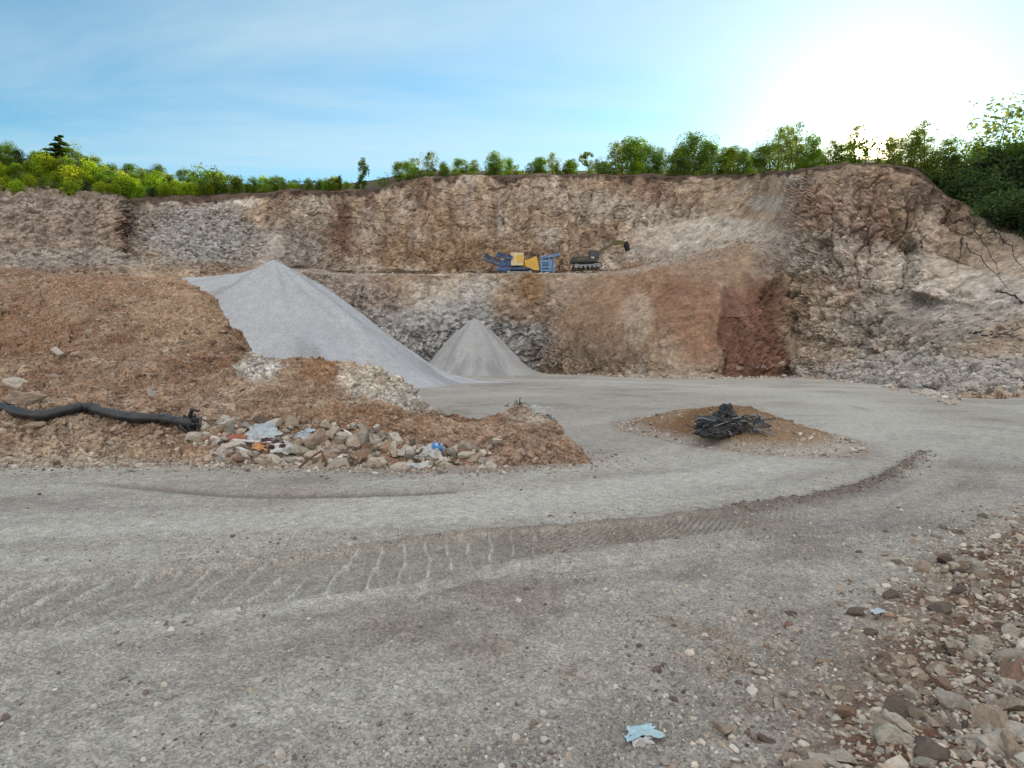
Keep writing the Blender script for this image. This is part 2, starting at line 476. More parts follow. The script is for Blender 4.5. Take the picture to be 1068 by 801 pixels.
def blobmask(uu, vv, u, v, su, sv, wob=0.0):
    return 1 - sstep(0.6, 1.2, np.sqrt(((uu - u) / su) ** 2 + ((vv - v) / sv) ** 2) + wob)
wob = fbm(pw_, 0.15, 3, 3) * 0.4
soil = np.maximum.reduce([blobmask(wu, wv, 690, 335, 125, 62, wob), blobmask(wu, wv, 745, 275, 60, 30, wob), blobmask(wu, wv, 620, 340, 50, 50, wob)]) * (wk < 3.2)
scree = np.maximum.reduce([blobmask(wu, wv, 205, 245, 75, 42, wob), blobmask(wu, wv, 335, 320, 80, 40, wob) * (wk < 2.1) * 0.8, blobmask(wu, wv, 495, 362, 95, 42, wob) * (wk < 1.7) * 0.85])
left_hill = 1 - sstep(120, 150, wu)
valley = np.exp(-((wu - 808) / 22) ** 2) * sstep(1.8, 2.4, wk)
soil = np.maximum(soil, 0.85 * valley)
rockiness = steep * (1 - 0.85 * soil) * (1 - 0.75 * scree) * (1 - 0.2 * left_hill)
big = fbm(pw_, (0.07, 0.07, 0.03), 3, 11)
flute = ridged(pw_, (0.16, 0.16, 0.022), 3, 21)
warp = np.stack([fbm(pw_, 0.3, 2, 31), fbm(pw_, 0.3, 2, 32), fbm(pw_, 0.3, 2, 33)], 1) * 1.2
c1, e1 = cells(pw_ + warp, (0.26, 0.26, 0.085), 41)
c2, e2 = cells(pw_ + warp * 0.6, (0.7, 0.7, 0.45), 51)
c3, e3 = cells(pw_ + warp * 0.3, (1.8, 1.8, 1.5), 61)
f1 = fbm(pw_, 1.1, 4, 71)
upper = sstep(2.9, 3.2, wk) * (1 - sstep(780, 815, wu))
calm = np.where(upper > 0, 1 - 0.58 * upper, 1.0) * np.where(wk < 2.5, 0.8, 1.0) * (1 - 0.75 * sstep(4.55, 5.0, wk))
disp = rockiness * calm * (2.4 * big + 1.3 * flute + 1.5 * (c1 - 0.5) + 0.85 * (c2 - 0.5) + 0.5 * (c3 - 0.5) + 0.75 * f1 - 0.5 * (1 - sstep(0, 0.12, e1)) - 0.25 * (1 - sstep(0, 0.15, e2)))
disp += rockiness * steep * 0.3 * fbm(pw_, (2.2, 2.2, 0.8), 3, 75)
disp += (1 - rockiness) * (0.4 * fbm(pw_, 0.25, 4, 81) + 0.12 * f1 * (1 - 0.6 * soil))
disp += left_hill * (0.5 * (c2 - 0.5) + 0.55 * (c3 - 0.5) + 0.25 * fbm(pw_, 2.5, 3, 87))
disp += scree * (0.7 * (c2 - 0.5) + 0.75 * (c3 - 0.5))
apron = (wk < 1.0) * sstep(830, 900, wu)
disp += apron * (0.5 * (c2 - 0.3) + 0.5 * (c3 - 0.5) + 0.5 * fbm(pw_, 0.2, 3, 83))
# a scoop dug out of the red earth
scoop = sstep(748, 757, wu + 16 * wob - 0.0012 * np.abs(wv - 345) ** 2 + 3 * np.sin(wv / 9)) * (1 - sstep(808, 828, wu + 8 * wob)) * sstep(284, 298, wv + 14 * wob - 0.012 * np.abs(wu - 780) ** 2) * (wk < 2.6)
disp -= 0.9 * scoop
# gullies running down the soil
uk = np.stack([wu * 0.03 + 0.8 * fbm(pw_, 0.2, 2, 92), wk * 0.5, 0 * wu], 1)
disp += soil * (0.55 * ridged(uk, (1, 1, 1), 3, 91) + 0.25 * fbm(pw_, 0.9, 3, 93) + 0.08 * (c3 - 0.5))
crk = np.abs(vnoise((pw_ + warp) * np.array([0.34, 0.34, 0.07]), 131)); crk2 = np.abs(vnoise((pw_ + warp * 0.7) * np.array([0.8, 0.8, 0.22]), 133)); bed = np.abs(vnoise((pw_ + warp) * np.array([0.12, 0.12, 0.5]), 135))
disp -= rockiness * (0.35 * (1 - sstep(0.0, 0.06, crk)) * sstep(-0.1, 0.3, big + f1 * .5) + 0.25 * (1 - sstep(0.0, 0.07, crk2)) + 0.3 * (1 - sstep(0.0, 0.06, bed)))
disp *= 1 - 0.85 * valley
disp *= sstep(0.0, 0.25, wk) * (1 - 0.85 * sstep(5.0, 5.3, wk))
pw = pw_ + Nw * disp[:, None]
# rim: a ragged lip of topsoil
lip = np.exp(-((wk - 5.08) / 0.16) ** 2)
pw[:, 2] += lip * (0.5 * fbm(pw_, (0.35, 0.35, 0.35), 4, 95) + 0.25)

# natural colours of rock and soil
strk = fbm(pw_, (0.5, 0.5, 0.07), 4, 101) * steep * (1 - soil)
mot = fbm(pw_, (0.16, 0.16, 0.12), 5, 103)
fine = fbm(pw_, (1.4, 1.4, 1.0), 3, 105)
wc = np.tile(np.array([0.345, 0.265, 0.195]), (len(pw), 1))
def mixto(c, tgt, a):
    a = np.clip(a, 0, 1)[:, None]
    return c * (1 - a) + np.array(tgt) * a
wc = mixto(wc, (0.45, 0.40, 0.35), sstep(0.0, 0.5, 0.7 * mot + 0.7 * strk) * 0.85)
wc = mixto(wc, (0.225, 0.15, 0.105), sstep(0.05, 0.5, -mot + 0.7 * strk) * 0.8)
wc = mixto(wc, (0.20, 0.135, 0.105), sstep(0.1, 0.5, strk - 0.2 * mot) * 0.5)
bl = [
 (480, 268, 100, 20, (0.25, 0.165, 0.10), .7), (410, 262, 40, 25, (0.25, 0.165, 0.105), .65), (440, 235, 35, 22, (0.31, 0.21, 0.13), .5),
 (620, 215, 60, 20, (0.44, 0.39, 0.34), .6), (560, 205, 40, 14, (0.44, 0.36, 0.30), .6), (690, 240, 40, 28, (0.46, 0.41, 0.36), .6), (680, 200, 25, 14, (0.23, 0.145, 0.11), .5),
 (355, 240, 13, 36, (0.22, 0.135, 0.105), .7), (385, 240, 14, 26, (0.44, 0.37, 0.31), .6), (325, 222, 22, 20, (0.50, 0.43, 0.36), .6),
 (60, 240, 110, 42, (0.27, 0.215, 0.18), .85), (127, 238, 14, 24, (0.16, 0.10, 0.07), .85), (40, 215, 60, 12, (0.33, 0.28, 0.25), .6),
 (60, 272, 120, 14, (0.30, 0.27, 0.24), .7),
 (205, 248, 70, 34, (0.33, 0.315, 0.31), .95), (290, 262, 40, 22, (0.33, 0.29, 0.265), .8), (238, 214, 30, 8, (0.5, 0.47, 0.45), .5),
 (345, 318, 90, 40, (0.30, 0.25, 0.22), .85), (400, 352, 60, 28, (0.29, 0.27, 0.265), .8),
 (470, 308, 45, 20, (0.46, 0.40, 0.335), .8), (500, 300, 30, 16, (0.42, 0.385, 0.35), .7), (490, 350, 75, 38, (0.335, 0.33, 0.325), .92), (545, 364, 55, 30, (0.32, 0.31, 0.30), .85), (440, 365, 40, 24, (0.33, 0.32, 0.31), .8),
 (545, 312, 32, 22, (0.28, 0.20, 0.135), .85), (556, 300, 14, 16, (0.22, 0.13, 0.07), .8), (590, 320, 26, 30, (0.33, 0.26, 0.21), .7),
 (640, 335, 65, 55, (0.275, 0.18, 0.122), .95), (690, 300, 60, 30, (0.27, 0.165, 0.108), .93), (665, 335, 14, 34, (0.41, 0.34, 0.27), .55), (610, 370, 60, 20, (0.21, 0.155, 0.115), .8),
 (715, 310, 26, 24, (0.21, 0.115, 0.075), .9), (735, 345, 40, 40, (0.265, 0.158, 0.105), .95), (745, 272, 60, 22, (0.29, 0.20, 0.142), .9),
 (690, 268, 40, 10, (.36,.32,.28), .7), (725, 255, 32, 10, (.40,.36,.315), .8), (765, 236, 30, 10, (.40,.36,.315), .8), (805, 212, 26, 11, (.38,.34,.30), .8), (840, 192, 24, 8, (.36,.32,.28), .7), (812, 262, 16, 30, (.20,.17,.15), .7), (800, 275, 18, 24, (0.26, 0.21, 0.175), .8),
 (740, 240, 60, 12, (0.44, 0.385, 0.33), .7),
 (880, 255, 60, 75, (0.275, 0.205, 0.17), .8), (850, 215, 30, 30, (0.31, 0.205, 0.155), .6), (960, 255, 24, 40, (0.46, 0.385, 0.32), .7), (948, 290, 12, 55, (0.11, 0.09, 0.078), .85), (915, 345, 26, 14, (.14,.115,.1), .7), (985, 352, 40, 8, (.12,.1,.09), .8), (930, 262, 9, 30, (.40,.35,.30), .6),
 (970, 205, 30, 16, (0.09, 0.07, 0.06), .6), (1030, 262, 50, 26, (0.33, 0.25, 0.19), .6),
 (940, 345, 90, 26, (0.30, 0.26, 0.225), .8), (1000, 320, 80, 22, (0.37, 0.33, 0.295), .8), (970, 395, 150, 26, (0.37, 0.35, 0.33), .9), (860, 372, 24, 16, (0.22, 0.15, 0.11), .6),
]
wc = blend(wc, wu, wv, bl, pw_)
wc = mixto(wc, (0.168, 0.088, 0.062), scoop * 0.95)
wc *= np.where(wk < 2.9, 0.87, 0.93)[:, None]
bench = (wk > 2.0) * (wk < 3.0) * (1 - soil)
wc = mixto(wc, (0.42, 0.37, 0.32), bench * 0.6 * sstep(300, 420, wu))
# dark topsoil and roots along the rim, leaf litter on the plateau
rn = fbm(pw_, (0.5, 0.5, 0.15), 4, 111)
top = sstep(4.86, 4.94, wk + 0.22 * rn - 0.02 + 0.05 * ((wu > 130) & (wu < 290)))
wc = mixto(wc, (0.075, 0.05, 0.038), top * 0.9 * (0.35 + 0.65 * sstep(110, 150, wu)))
wc = mixto(wc, (0.07, 0.06, 0.03), sstep(5.25, 5.6, wk) * 0.9)
wc *= (1 + 0.35 * fine * (1 - 0.4 * soil) + 0.28 * (c3 - 0.5) * (1 - 0.6 * soil) + 0.30 * (c2 - 0.5) * (1 - 0.7 * soil))[:, None]
wc *= (1 + 0.30 * steep * (1 - soil) * fbm(pw_, (1.6, 1.6, 0.25), 4, 107) + 0.2 * fbm(pw_, 1.2, 4, 108) + 0.22 * fbm(pw_, 3.5, 2, 109))[:, None]
wc = np.clip(wc, 0.015, 0.7)
o_wall = link("quarry_cliff", new_mesh("quarry_cliff", pw, grid_faces(nr, nc), wc, smooth=False), M_wall)
tag(o_wall, kind="structure")
plat_xy = pw[(wk > 4.98)][:, :2]; plat_z = pw[(wk > 4.98)][:, 2]
def plateau_z(x, y):
    d = (plat_xy[:, 0] - x) ** 2 + (plat_xy[:, 1] - y) ** 2
    i = np.argpartition(d, 6)[:6]
    return float(plat_z[i].mean())
def rim_Y(u):
    return float(np.interp(u, [w[0] for w in W], [w[1][5][1] for w in W]))

# ------------------------------------------------------------------ the ground
def polyline_dist(x, y, pts):
    """signed distance (left of travel positive) and arc length along a polyline"""
    best = np.full(x.shape, 1e9); sd = np.zeros(x.shape); sl = np.zeros(x.shape); acc = 0.0
    for (x0, y0), (x1, y1) in zip(pts[:-1], pts[1:]):
        ex, ey = x1 - x0, y1 - y0; L = math.hypot(ex, ey)
        t = np.clip(((x - x0) * ex + (y - y0) * ey) / (L * L), 0, 1)
        px, py = x - (x0 + t * ex), y - (y0 + t * ey)
        d = np.hypot(px, py)
        s = np.sign(ex * py - ey * px)
        m = d < best
        best = np.where(m, d, best); sd = np.where(m, d * s, sd); sl = np.where(m, acc + t * L, sl)
        acc += L
    return sd, sl
def smooth_line(pts, n=60):
    pts = np.array(pts, float); S = len(pts)
    f = np.linspace(0, S - 1, n); i = np.clip(f.astype(int), 0, S - 2); t = (f - i)[:, None]
    p0 = pts[np.clip(i - 1, 0, S - 1)]; p1 = pts[i]; p2 = pts[i + 1]; p3 = pts[np.clip(i + 2, 0, S - 1)]
    r = 0.5 * (2 * p1 + (p2 - p0) * t + (2 * p0 - 5 * p1 + 4 * p2 - p3) * t * t + (3 * p1 - p0 - 3 * p2 + p3) * t ** 3)
    return [tuple(q) for q in r]
LANE = smooth_line([G(u, v)[:2] for u, v in ((-200, 555), (0, 552), (250, 545), (480, 532), (650, 512), (790, 488), (880, 462), (915, 440), (890, 424), (810, 408), (720, 400), (600, 397))], 70)
TRACK = smooth_line([G(u, v)[:2] for u, v in ((-160, 612), (30, 606), (180, 594), (350, 578), (470, 561), (600, 551), (700, 541), (800, 527), (870, 516), (930, 496), (968, 470), (985, 455))], 70)
RUT = smooth_line([G(u, v)[:2] for u, v in ((-60, 500), (90, 505), (230, 517), (360, 518), (470, 514))], 30)
EDGE = smooth_line([G(u, v)[:2] for u, v in ((1500, 470), (1200, 498), (1068, 530), (985, 566), (930, 610), (893, 650), (845, 690), (800, 725), (775, 765), (768, 801), (760, 900), (740, 1400))], 60)
ISL = np.array([G(765, 462)[:2]][0])
def island(x, y):
    cx, cy = 5.0, 14.3
    a = R(12); xx = (x - cx) * math.cos(a) + (y - cy) * math.sin(a); yy = -(x - cx) * math.sin(a) + (y - cy) * math.cos(a)
    p3 = np.stack([x, y, np.zeros_like(x)], 1)
    d = np.sqrt((xx / 1.95) ** 2 + (yy / 3.3) ** 2) + 0.16 * fbm(p3, 0.6, 3, 201)
    return d
def ground_fields(x, y):
    x = np.asarray(x, float); y = np.asarray(y, float)
    p3 = np.stack([x, y, np.zeros_like(x)], 1)
    z = floor_z(np.maximum(y, 0)).astype(float)
    z = z + 0.05 * fbm(p3, 0.22, 3, 211) * sstep(1, 6, np.hypot(x, y)) + 0.12 * fbm(p3, 0.05, 2, 213) * sstep(25, 60, y)
    rough = 0.5 + 0.5 * fbm(p3, 0.5, 4, 215)
    sd, sl = polyline_dist(x, y, TRACK)
    near = np.abs(sd) < 1.6
    # streaks that follow the way the traffic goes
    strk = fbm(np.stack([sl * 0.22, sd * 2.1, np.zeros_like(x)], 1), 1, 4, 221) * np.exp(-(np.abs(sd) / 9) ** 2) + 0.8 * fbm(p3, 0.16, 4, 222) * sstep(5, 12, np.abs(sd))
    # crawler track: a pressed band on the near side with cleat bars, a crumbly ridge on the far side
    bw = 0.36 * (1 - sstep(4.0, 6.5, sl))
    bend = sstep(5.6, 6.3, sl)                       # the windrow of dark stones takes over further along
    band = sstep(-0.62 - bw, -0.55 - bw, sd) * (1 - sstep(-0.06, 0.0, sd))
    w_a = band * (1 - sstep(5.0, 6.0, sl)) * sstep(0.5, 1.2, sl); w_b = band * sstep(4.6, 5.6, sl) * (1 - sstep(7.0, 9.5, sl))
    wobn = fbm(p3, 1.5, 2, 225)
    bars = np.exp(-((((sl - 0.32 * sd + 0.075 * wobn) / 0.225) % 1.0 - 0.5) / 0.10) ** 2) * sstep(-0.3, 0.25, fbm(p3, 2.2, 3, 227) + 0.12)
    comb = (0.5 + 0.5 * np.sin((sl - 1.3 * sd) / 0.10 * 2 * math.pi + 2.6 * wobn)) * (0.35 + 0.65 * sstep(-0.3, 0.4, fbm(np.stack([sl * 2.2, sd * 0.4, np.zeros_like(x)], 1), 1, 3, 226)))
    z = z - 0.03 * band * (1 - sstep(7, 9, sl)) + 0.045 * w_a * bars + 0.024 * w_b * comb * (0.6 + 0.8 * rough)
    ridge = np.exp(-((sd - 0.05) / 0.075) ** 2) * (0.45 + 0.8 * rough) * sstep(0.3, 2.5, sl) * (0.75 + 0.25 * sstep(2.5, 6, sl)) + np.exp(-((sd + 0.66 + bw) / 0.07) ** 2) * 0.55 * rough * (1 - sstep(6, 8, sl))
    lump = fbm(p3, 9.0, 3, 229)
    wind = np.exp(-(sd / 0.16) ** 2) * sstep(7.6, 8.6, sl) * (1 - sstep(14.6, 15.4, sl)) * sstep(-0.35, 0.0, fbm(p3, 1.3, 2, 230) + 0.2)
    z = z + ridge * (0.05 + 0.035 * lump) * (1 - sstep(14, 15, sl)) + wind * (0.02 + 0.04 * lump)
    rd, rl = polyline_dist(x, y, RUT)
    rut = np.exp(-(rd / 0.12) ** 2) * sstep(1, 4, rl) * (1 - sstep(9.2, 10.2, rl))
    z = z - rut * 0.03 + np.exp(-((rd - 0.2) / 0.08) ** 2) * 0.02 * sstep(1, 4, rl) * (0.5 + lump)
    ld, ll = polyline_dist(x, y, LANE)
    wdt = 0.55 + 0.045 * y
    lane = np.exp(-(ld / wdt) ** 2) * sstep(-0.5, 0.2, fbm(np.stack([ll * 0.3, ld * 1.6, np.zeros_like(x)], 1), 1, 3, 228) + 0.25)
    # stony bank at the right
    ed, el = polyline_dist(x, y, EDGE)
    bank_d = ed + 0.22 * fbm(p3, 1.6, 4, 231)
    bank = sstep(-0.12, 0.45, bank_d)
    z = z + sstep(0.0, 1.4, bank_d) * 0.16 + bank * (0.05 * fbm(p3, 1.7, 3, 233) + 0.03 * fbm(p3, 7, 3, 235))
    idn = island(x, y)
    isl = 1 - sstep(0.75, 1.05, idn)
    z = z + isl * (0.18 + 0.42 * (1 - sstep(0.15, 0.95, idn)) + 0.12 * fbm(p3, 1.0, 4, 237))
    # rubble pushed up along the foot of the pit wall
    dist = np.hypot(x, y)
    gr = (1 - 0.6 * lane) * (0.014 * fbm(p3, 16, 3, 241) + 0.011 * fbm(p3, 38, 2, 243)) * (1 - sstep(7, 14, dist)) * (0.35 + 1.1 * rough)
    z = z + gr + 0.02 * fbm(p3, 3.1, 3, 245) * sstep(2, 5, dist) * rough
    return z, dict(p3=p3, lane=lane, rough=rough, strk=strk, band=band, w_a=w_a, w_b=w_b, bars=bars, comb=comb, ridge=ridge, wind=wind, rut=rut, bank=bank, bank_d=bank_d, isl=isl, idn=idn, sl=sl, sd=sd, lump=lump)
def ground_z(x, y):
    return ground_fields(np.atleast_1d(x), np.atleast_1d(y))[0]
az = np.concatenate([np.linspace(-180, -52, 40, endpoint=False), np.arange(-52, 52, 0.105), np.linspace(52, 180, 40)])
rr = [0.25]
while rr[-1] < 2000:
    r_ = rr[-1]; rr.append(r_ * (1.03 if r_ < 1.9 else 1.0042 if r_ < 13 else 1.012 if r_ < 100 else 1.15))
rr = np.array(rr)
A, RR = np.meshgrid(np.radians(az), rr)
gx = (np.sin(A) * RR).ravel(); gy = (np.cos(A) * RR).ravel()
gz, F = ground_fields(gx, gy)
p3 = F['p3']
gc = np.tile(np.array([0.31, 0.298, 0.275]), (len(gx), 1))
pat = fbm(p3, 0.35, 4, 251); pat2 = fbm(p3, 1.1, 4, 253)
gc = mixto(gc, (0.385, 0.377, 0.352), sstep(0.0, 0.55, F['strk'] + 0.4 * pat) * 0.75)
gc = mixto(gc, (0.205, 0.193, 0.18), sstep(0.1, 0.6, -F['strk'] + 0.5 * pat2) * 0.7)
gc = mixto(gc, (0.235, 0.20, 0.172), sstep(0.15, 0.5, pat2 - 0.3 * pat) * 0.35)
gc = mixto(gc, (0.42, 0.415, 0.39), F['lane'] * 0.7)
gc = mixto(gc, (0.40, 0.395, 0.37), sstep(6.5, 9, gx) * (F['isl'] < .05) * sstep(-0.3, 0.3, pat) * 0.45)
gc = mixto(gc, (0.24, 0.228, 0.205), F['w_a'] * 0.6)
gc = mixto(gc, (0.47, 0.46, 0.43), np.clip(F['w_a'] * F['bars'], 0, 1) * 0.75)
gc = mixto(gc, (0.165, 0.14, 0.115), F['w_b'] * (0.85 - 0.75 * F['comb']))
gc = mixto(gc, (0.17, 0.145, 0.12), F['ridge'] * 0.8 * sstep(2, 5, F['sl']) * (1 - sstep(14, 15, F['sl'])))
gc = mixto(gc, (0.15, 0.133, 0.118), np.clip(F['wind'], 0, 1) * 0.8)
gc = mixto(gc, (0.16, 0.14, 0.12), F['rut'] * 0.85)
d_spot = np.zeros(len(gx))
for u, v, r_ in ((598, 703, .10), (520, 676, .07), (745, 660, .22), (770, 690, .3), (700, 645, .08)):
    q = G(u, v); d_spot = np.maximum(d_spot, np.exp(-(((gx - q[0]) ** 2 + (gy - q[1]) ** 2) / r_ ** 2)))
gc = mixto(gc, (0.20, 0.15, 0.11), d_spot * sstep(-0.3, 0.4, F['lump'] + 0.3) * 0.75)
earth = mixto(np.tile(np.array([0.15, 0.105, 0.078]), (len(gx), 1)), (0.13, 0.072, 0.05), sstep(-0.1, 0.3, fbm(p3, 2.2, 4, 261)))
earth = mixto(earth, (0.27, 0.23, 0.19), sstep(0.0, 0.4, fbm(p3, 4.5, 3, 263)) * 0.8)
ba = F['bank'][:, None]; gc = gc * (1 - ba) + earth * ba
ie = mixto(np.tile(np.array([0.22, 0.155, 0.10]), (len(gx), 1)), (0.165, 0.095, 0.052), sstep(-0.1, 0.35, fbm(p3, 0.8, 3, 265)))
ia = np.clip(F['isl'] * 1.1, 0, 1)[:, None]; gc = gc * (1 - ia) + ie * ia
# stones and dark dust round the rim of the island
gc = mixto(gc, (0.25, 0.215, 0.18), np.exp(-((F['idn'] - 1.1) / 0.12) ** 2) * 0.6)
gc *= (1 + 0.12 * fbm(p3, 12, 2, 267))[:, None] * np.array([1.035, 1.0, 0.962])
o_ground = link("ground", new_mesh("ground", np.stack([gx, gy, gz], 1), grid_faces(len(rr), len(az))[:, ::-1], np.clip(gc, 0.02, 0.7)), M_ground)
tag(o_ground, kind="structure")

# ------------------------------------------------------------------ the brown spoil bank at the left (front base, step, step, crest, back, back base)
B = [
 (-700, [(None, 8.6), (430, 10.5), (350, 15), (275, 21), 0, 0]),
 (-300, [(None, 9.2), (427, 11.3), (357, 15), (276, 23), 0, 0]),
 (0,    [(None, 9.6), (427, 11.6), (357, 15.5), (279, 24), 0, 0]),
 (60,   [(None, 9.6), (427, 11.6), (360, 15.3), (281, 24.5), 0, 0]),
 (120,  [(None, 9.7), (427, 11.6), (362, 15.8), (284, 25), 0, 0]),
 (190,  [(None, 9.7), (430, 11.4), (366, 16), (292, 25), 0, 0]),
 (232,  [(None, 9.6), (432, 11.3), (376, 15), (325, 21), 0, 0]),
 (275,  [(None, 9.5), (434, 11.2), (396, 13.5), (369, 17), 0, 0]),
 (330,  [(None, 9.4), (436, 11.0), (403, 13.2), (377, 15.8), 0, 0]),
 (385,  [(None, 9.3), (442, 10.7), (409, 12.6), (385, 14.8), 0, 0]),
 (430,  [(None, 9.3), (452, 10.4), (426, 11.9), (406, 13.6), 0, 0]),
 (475,  [(None, 9.4), (462, 10.3), (444, 11.3), (431, 12.4), 0, 0]),
 (510,  [(None, 9.4), (459, 10.3), (441, 11.2), (428, 12.4), 0, 0]),
 (540,  [(None, 9.5), (456, 10.3), (433, 11.3), (417, 12.5), 0, 0]),
 (575,  [(None, 9.7), (468, 10.2), (448, 11.0), (436, 11.9), 0, 0]),
 (608,  [(None, 9.9), (484, 10.1), (478, 10.5), (473, 10.9), 0, 0]),
 (635,  [(None, 10.1), (None, 10.3), (None, 10.5), (None, 10.7), 0, 0]),
]
def bank_station(u, row):
    pts = []
    for k, q in enumerate(row[:4]):
        v, Y = q
        pts.append((P(u, 400, Y)[0], Y, float(floor_z(Y)) - 0.12) if v is None else P(u, v, Y))
    cx, cy, cz = pts[3]; h = max(cz - floor_z(cy), 0.1)
    for f in (0.55, 1.0):
        Y = cy + h * 1.7 * f + 0.3 * f
        pts.append((cx * Y / cy, Y, float(cz * (1 - f) + (floor_z(Y) - 0.2) * f)))
    return u, pts
b_us = np.concatenate([np.arange(-700, -40, 14), np.arange(-40, 636, 1.5)])
Gb, bpar = sweep([bank_station(u, r) for u, r in B], b_us, [60, 70, 90, 26, 14], smooth=5)
nrb, ncb, _ = Gb.shape
bu = np.repeat(b_us[None, :], nrb, 0).ravel(); bk = np.repeat(bpar[:, None], ncb, 1).ravel()
Nb = grid_normals(Gb).reshape(-1, 3)
if Nb[:, 2].mean() < 0: Nb = -Nb
pb_ = Gb.reshape(-1, 3)
_, bv, _ = project(pb_)
wB = fbm(pb_, 0.5, 4, 301)
cb1, eb1 = cells(pb_ + wB[:, None] * 0.2, (2.2, 2.2, 2.2), 311)
cb2, eb2 = cells(pb_, (6, 6, 6), 321)
db = 0.30 * fbm(pb_, 0.45, 4, 331) * sstep(8, 16, pb_[:, 1] + 3) + 0.12 * fbm(pb_, 1.4, 4, 333) + 0.10 * (cb1 - 0.4) + 0.07 * (cb2 - 0.5) + 0.05 * fbm(pb_, 5, 3, 335)
db -= 0.5 * blobmask(bu, bv, 15, 345, 90, 30) * sstep(1.2, 2, bk)
db *= sstep(0, 0.35, bk) * (1 - sstep(4.6, 5, bk)) * sstep(636, 600, bu)
pb = pb_ + Nb * db[:, None]
bc = np.tile(np.array([0.225, 0.152, 0.108]), (len(pb), 1))
bc = mixto(bc, (0.16, 0.092, 0.06), sstep(0.0, 0.5, fbm(pb_, 0.55, 4, 341) ) * 0.8)
bc = mixto(bc, (0.30, 0.235, 0.18), sstep(0.1, 0.5, fbm(pb_, 0.9, 4, 343)) * 0.7)
bc = mixto(bc, (0.33, 0.275, 0.22), 0.5 * sstep(0.2, 0.6, fbm(pb_, 3.0, 3, 345)))
bbl = [(20, 340, 80, 30, (0.19, 0.11, 0.07), .7), (140, 300, 120, 14, (0.25, 0.15, 0.095), .5), (180, 330, 50, 40, (0.34, 0.245, 0.17), .5),
       (272, 385, 24, 14, (0.50, 0.50, 0.51), .95), (335, 388, 26, 16, (0.21, 0.115, 0.06), .8), (385, 400, 34, 14, (0.45, 0.42, 0.38), .85), (415, 416, 30, 12, (0.42, 0.41, 0.39), .85), (360, 392, 8, 16, (0.46, 0.41, 0.34), .7),
       (455, 418, 34, 14, (0.34, 0.33, 0.31), .8), (370, 440, 70, 20, (0.20, 0.115, 0.07), .6), (540, 455, 80, 40, (0.235, 0.165, 0.125), .85), (540, 425, 24, 9, (0.27, 0.225, 0.19), .8), (565, 430, 20, 10, (0.42, 0.40, 0.37), .7),
       (300, 465, 90, 16, (0.35, 0.29, 0.225), .6), (100, 472, 120, 16, (0.31, 0.245, 0.18), .6)]
bc = blend(bc, bu, bv, bbl, pb_ * 4, 7)
bc = mixto(bc, (0.33, 0.31, 0.285), (1 - sstep(0.05, 0.3, bk + 0.1 * wB)) * 0.7)
bc = bc * np.array([1.03, 1.0, 0.94])
bc *= (1 + 0.3 * (cb1 - 0.5) + 0.35 * (cb2 - 0.5))[:, None]
o_bank = link("spoil_bank", new_mesh("spoil_bank", pb, grid_faces(nrb, ncb), np.clip(bc, 0.02, 0.7), smooth=False), M_bank)
tag(o_bank, "long brown bank of stony spoil sloping down to the gravel road at left", "spoil bank")

# ------------------------------------------------------------------ gravel stockpiles (angle of repose cones)
def stockpile(name, peaks, slope, base, colour, label, seed, margin=5.0, res=0.13, blunt=0.3):
    px = np.array([p[0] for p in peaks]); py = np.array([p[1] for p in peaks]); pz = np.array([p[2] for p in peaks])
    rad = (pz.max() - base) / slope + margin
    xs = np.arange(px.min() - rad, px.max() + rad, res); ys = np.arange(py.min() - rad, py.max() + rad * 0.8, res)
    X, Yg = np.meshgrid(xs, ys); x, y = X.ravel(), Yg.ravel()
    q = np.stack([x, y, np.zeros_like(x)], 1)
    wx = 0.35 * fbm(q, 0.25, 3, seed); z = np.full(x.shape, -9.0)
    for i in range(len(peaks) - 1 if len(peaks) > 1 else 1):
        if len(peaks) > 1:
            ex, ey = px[i + 1] - px[i], py[i + 1] - py[i]
            t = np.clip(((x - px[i]) * ex + (y - py[i]) * ey) / (ex * ex + ey * ey), 0, 1)
            hz = pz[i] + t * (pz[i + 1] - pz[i]); d = np.hypot(x - px[i] - t * ex, y - py[i] - t * ey)
        else:
            hz = pz[0]; d = np.hypot(x - px[0], y - py[0])
        ang = np.arctan2(y - py[0], x - px[0])
        run = (0.14 * np.sin(ang * 9 + 3 * fbm(q, 0.1, 2, seed + 3)) + 0.3 * ridged(np.stack([ang * 5, d * 0.06, 0 * d], 1), (1, 1, 1), 3, seed + 4)) * np.clip(d / 4, 0, 1)
        dd = np.sqrt(d * d + blunt ** 2) - blunt
        h = hz - dd * slope
        h = np.where(h < base + 1.3, base + 2.0 * np.exp((h - base - 1.3) / 2.0) - 0.7, h)   # the toe spreads out
        z = np.maximum(z, h + wx * np.clip(d / 3, 0.15, 1) + run)
    z += 0.06 * fbm(q, 1.5, 4, seed + 5) + 0.03 * fbm(q, 5, 2, seed + 7)
    base_n = base + 0.0 * x
    idx = -np.ones(len(x), int); keep = z > base - 0.62
    f = grid_faces(len(ys), len(xs)); f = f[keep[f].any(1)]
    used = np.unique(f); idx[used] = np.arange(len(used))
    cc = np.tile(np.array(colour), (len(used), 1)) * (1 + 0.10 * fbm(q[used], (0.5, 0.5, 1), 4, seed + 9) + 0.06 * fbm(q[used], 3, 2, seed + 11))[:, None]
    hh = (z[used] - base) / (pz.max() - base)
    cc *= (1 - 0.22 * sstep(0.1, 0.5, fbm(np.stack([np.arctan2(y - py[0], x - px[0]) * 4, hh * 1.2, 0 * x if False else hh], 1) if False else np.stack([np.arctan2(y - py[0], x - px[0])[used] * 5, hh * 1.5, hh * 0], 1), 1, 4, seed + 13)))[:, None]
    me = new_mesh(name, np.stack([x, y, z], 1)[used], idx[f], cc)
    return tag(link(name, me, M_gravel), label, "gravel pile")
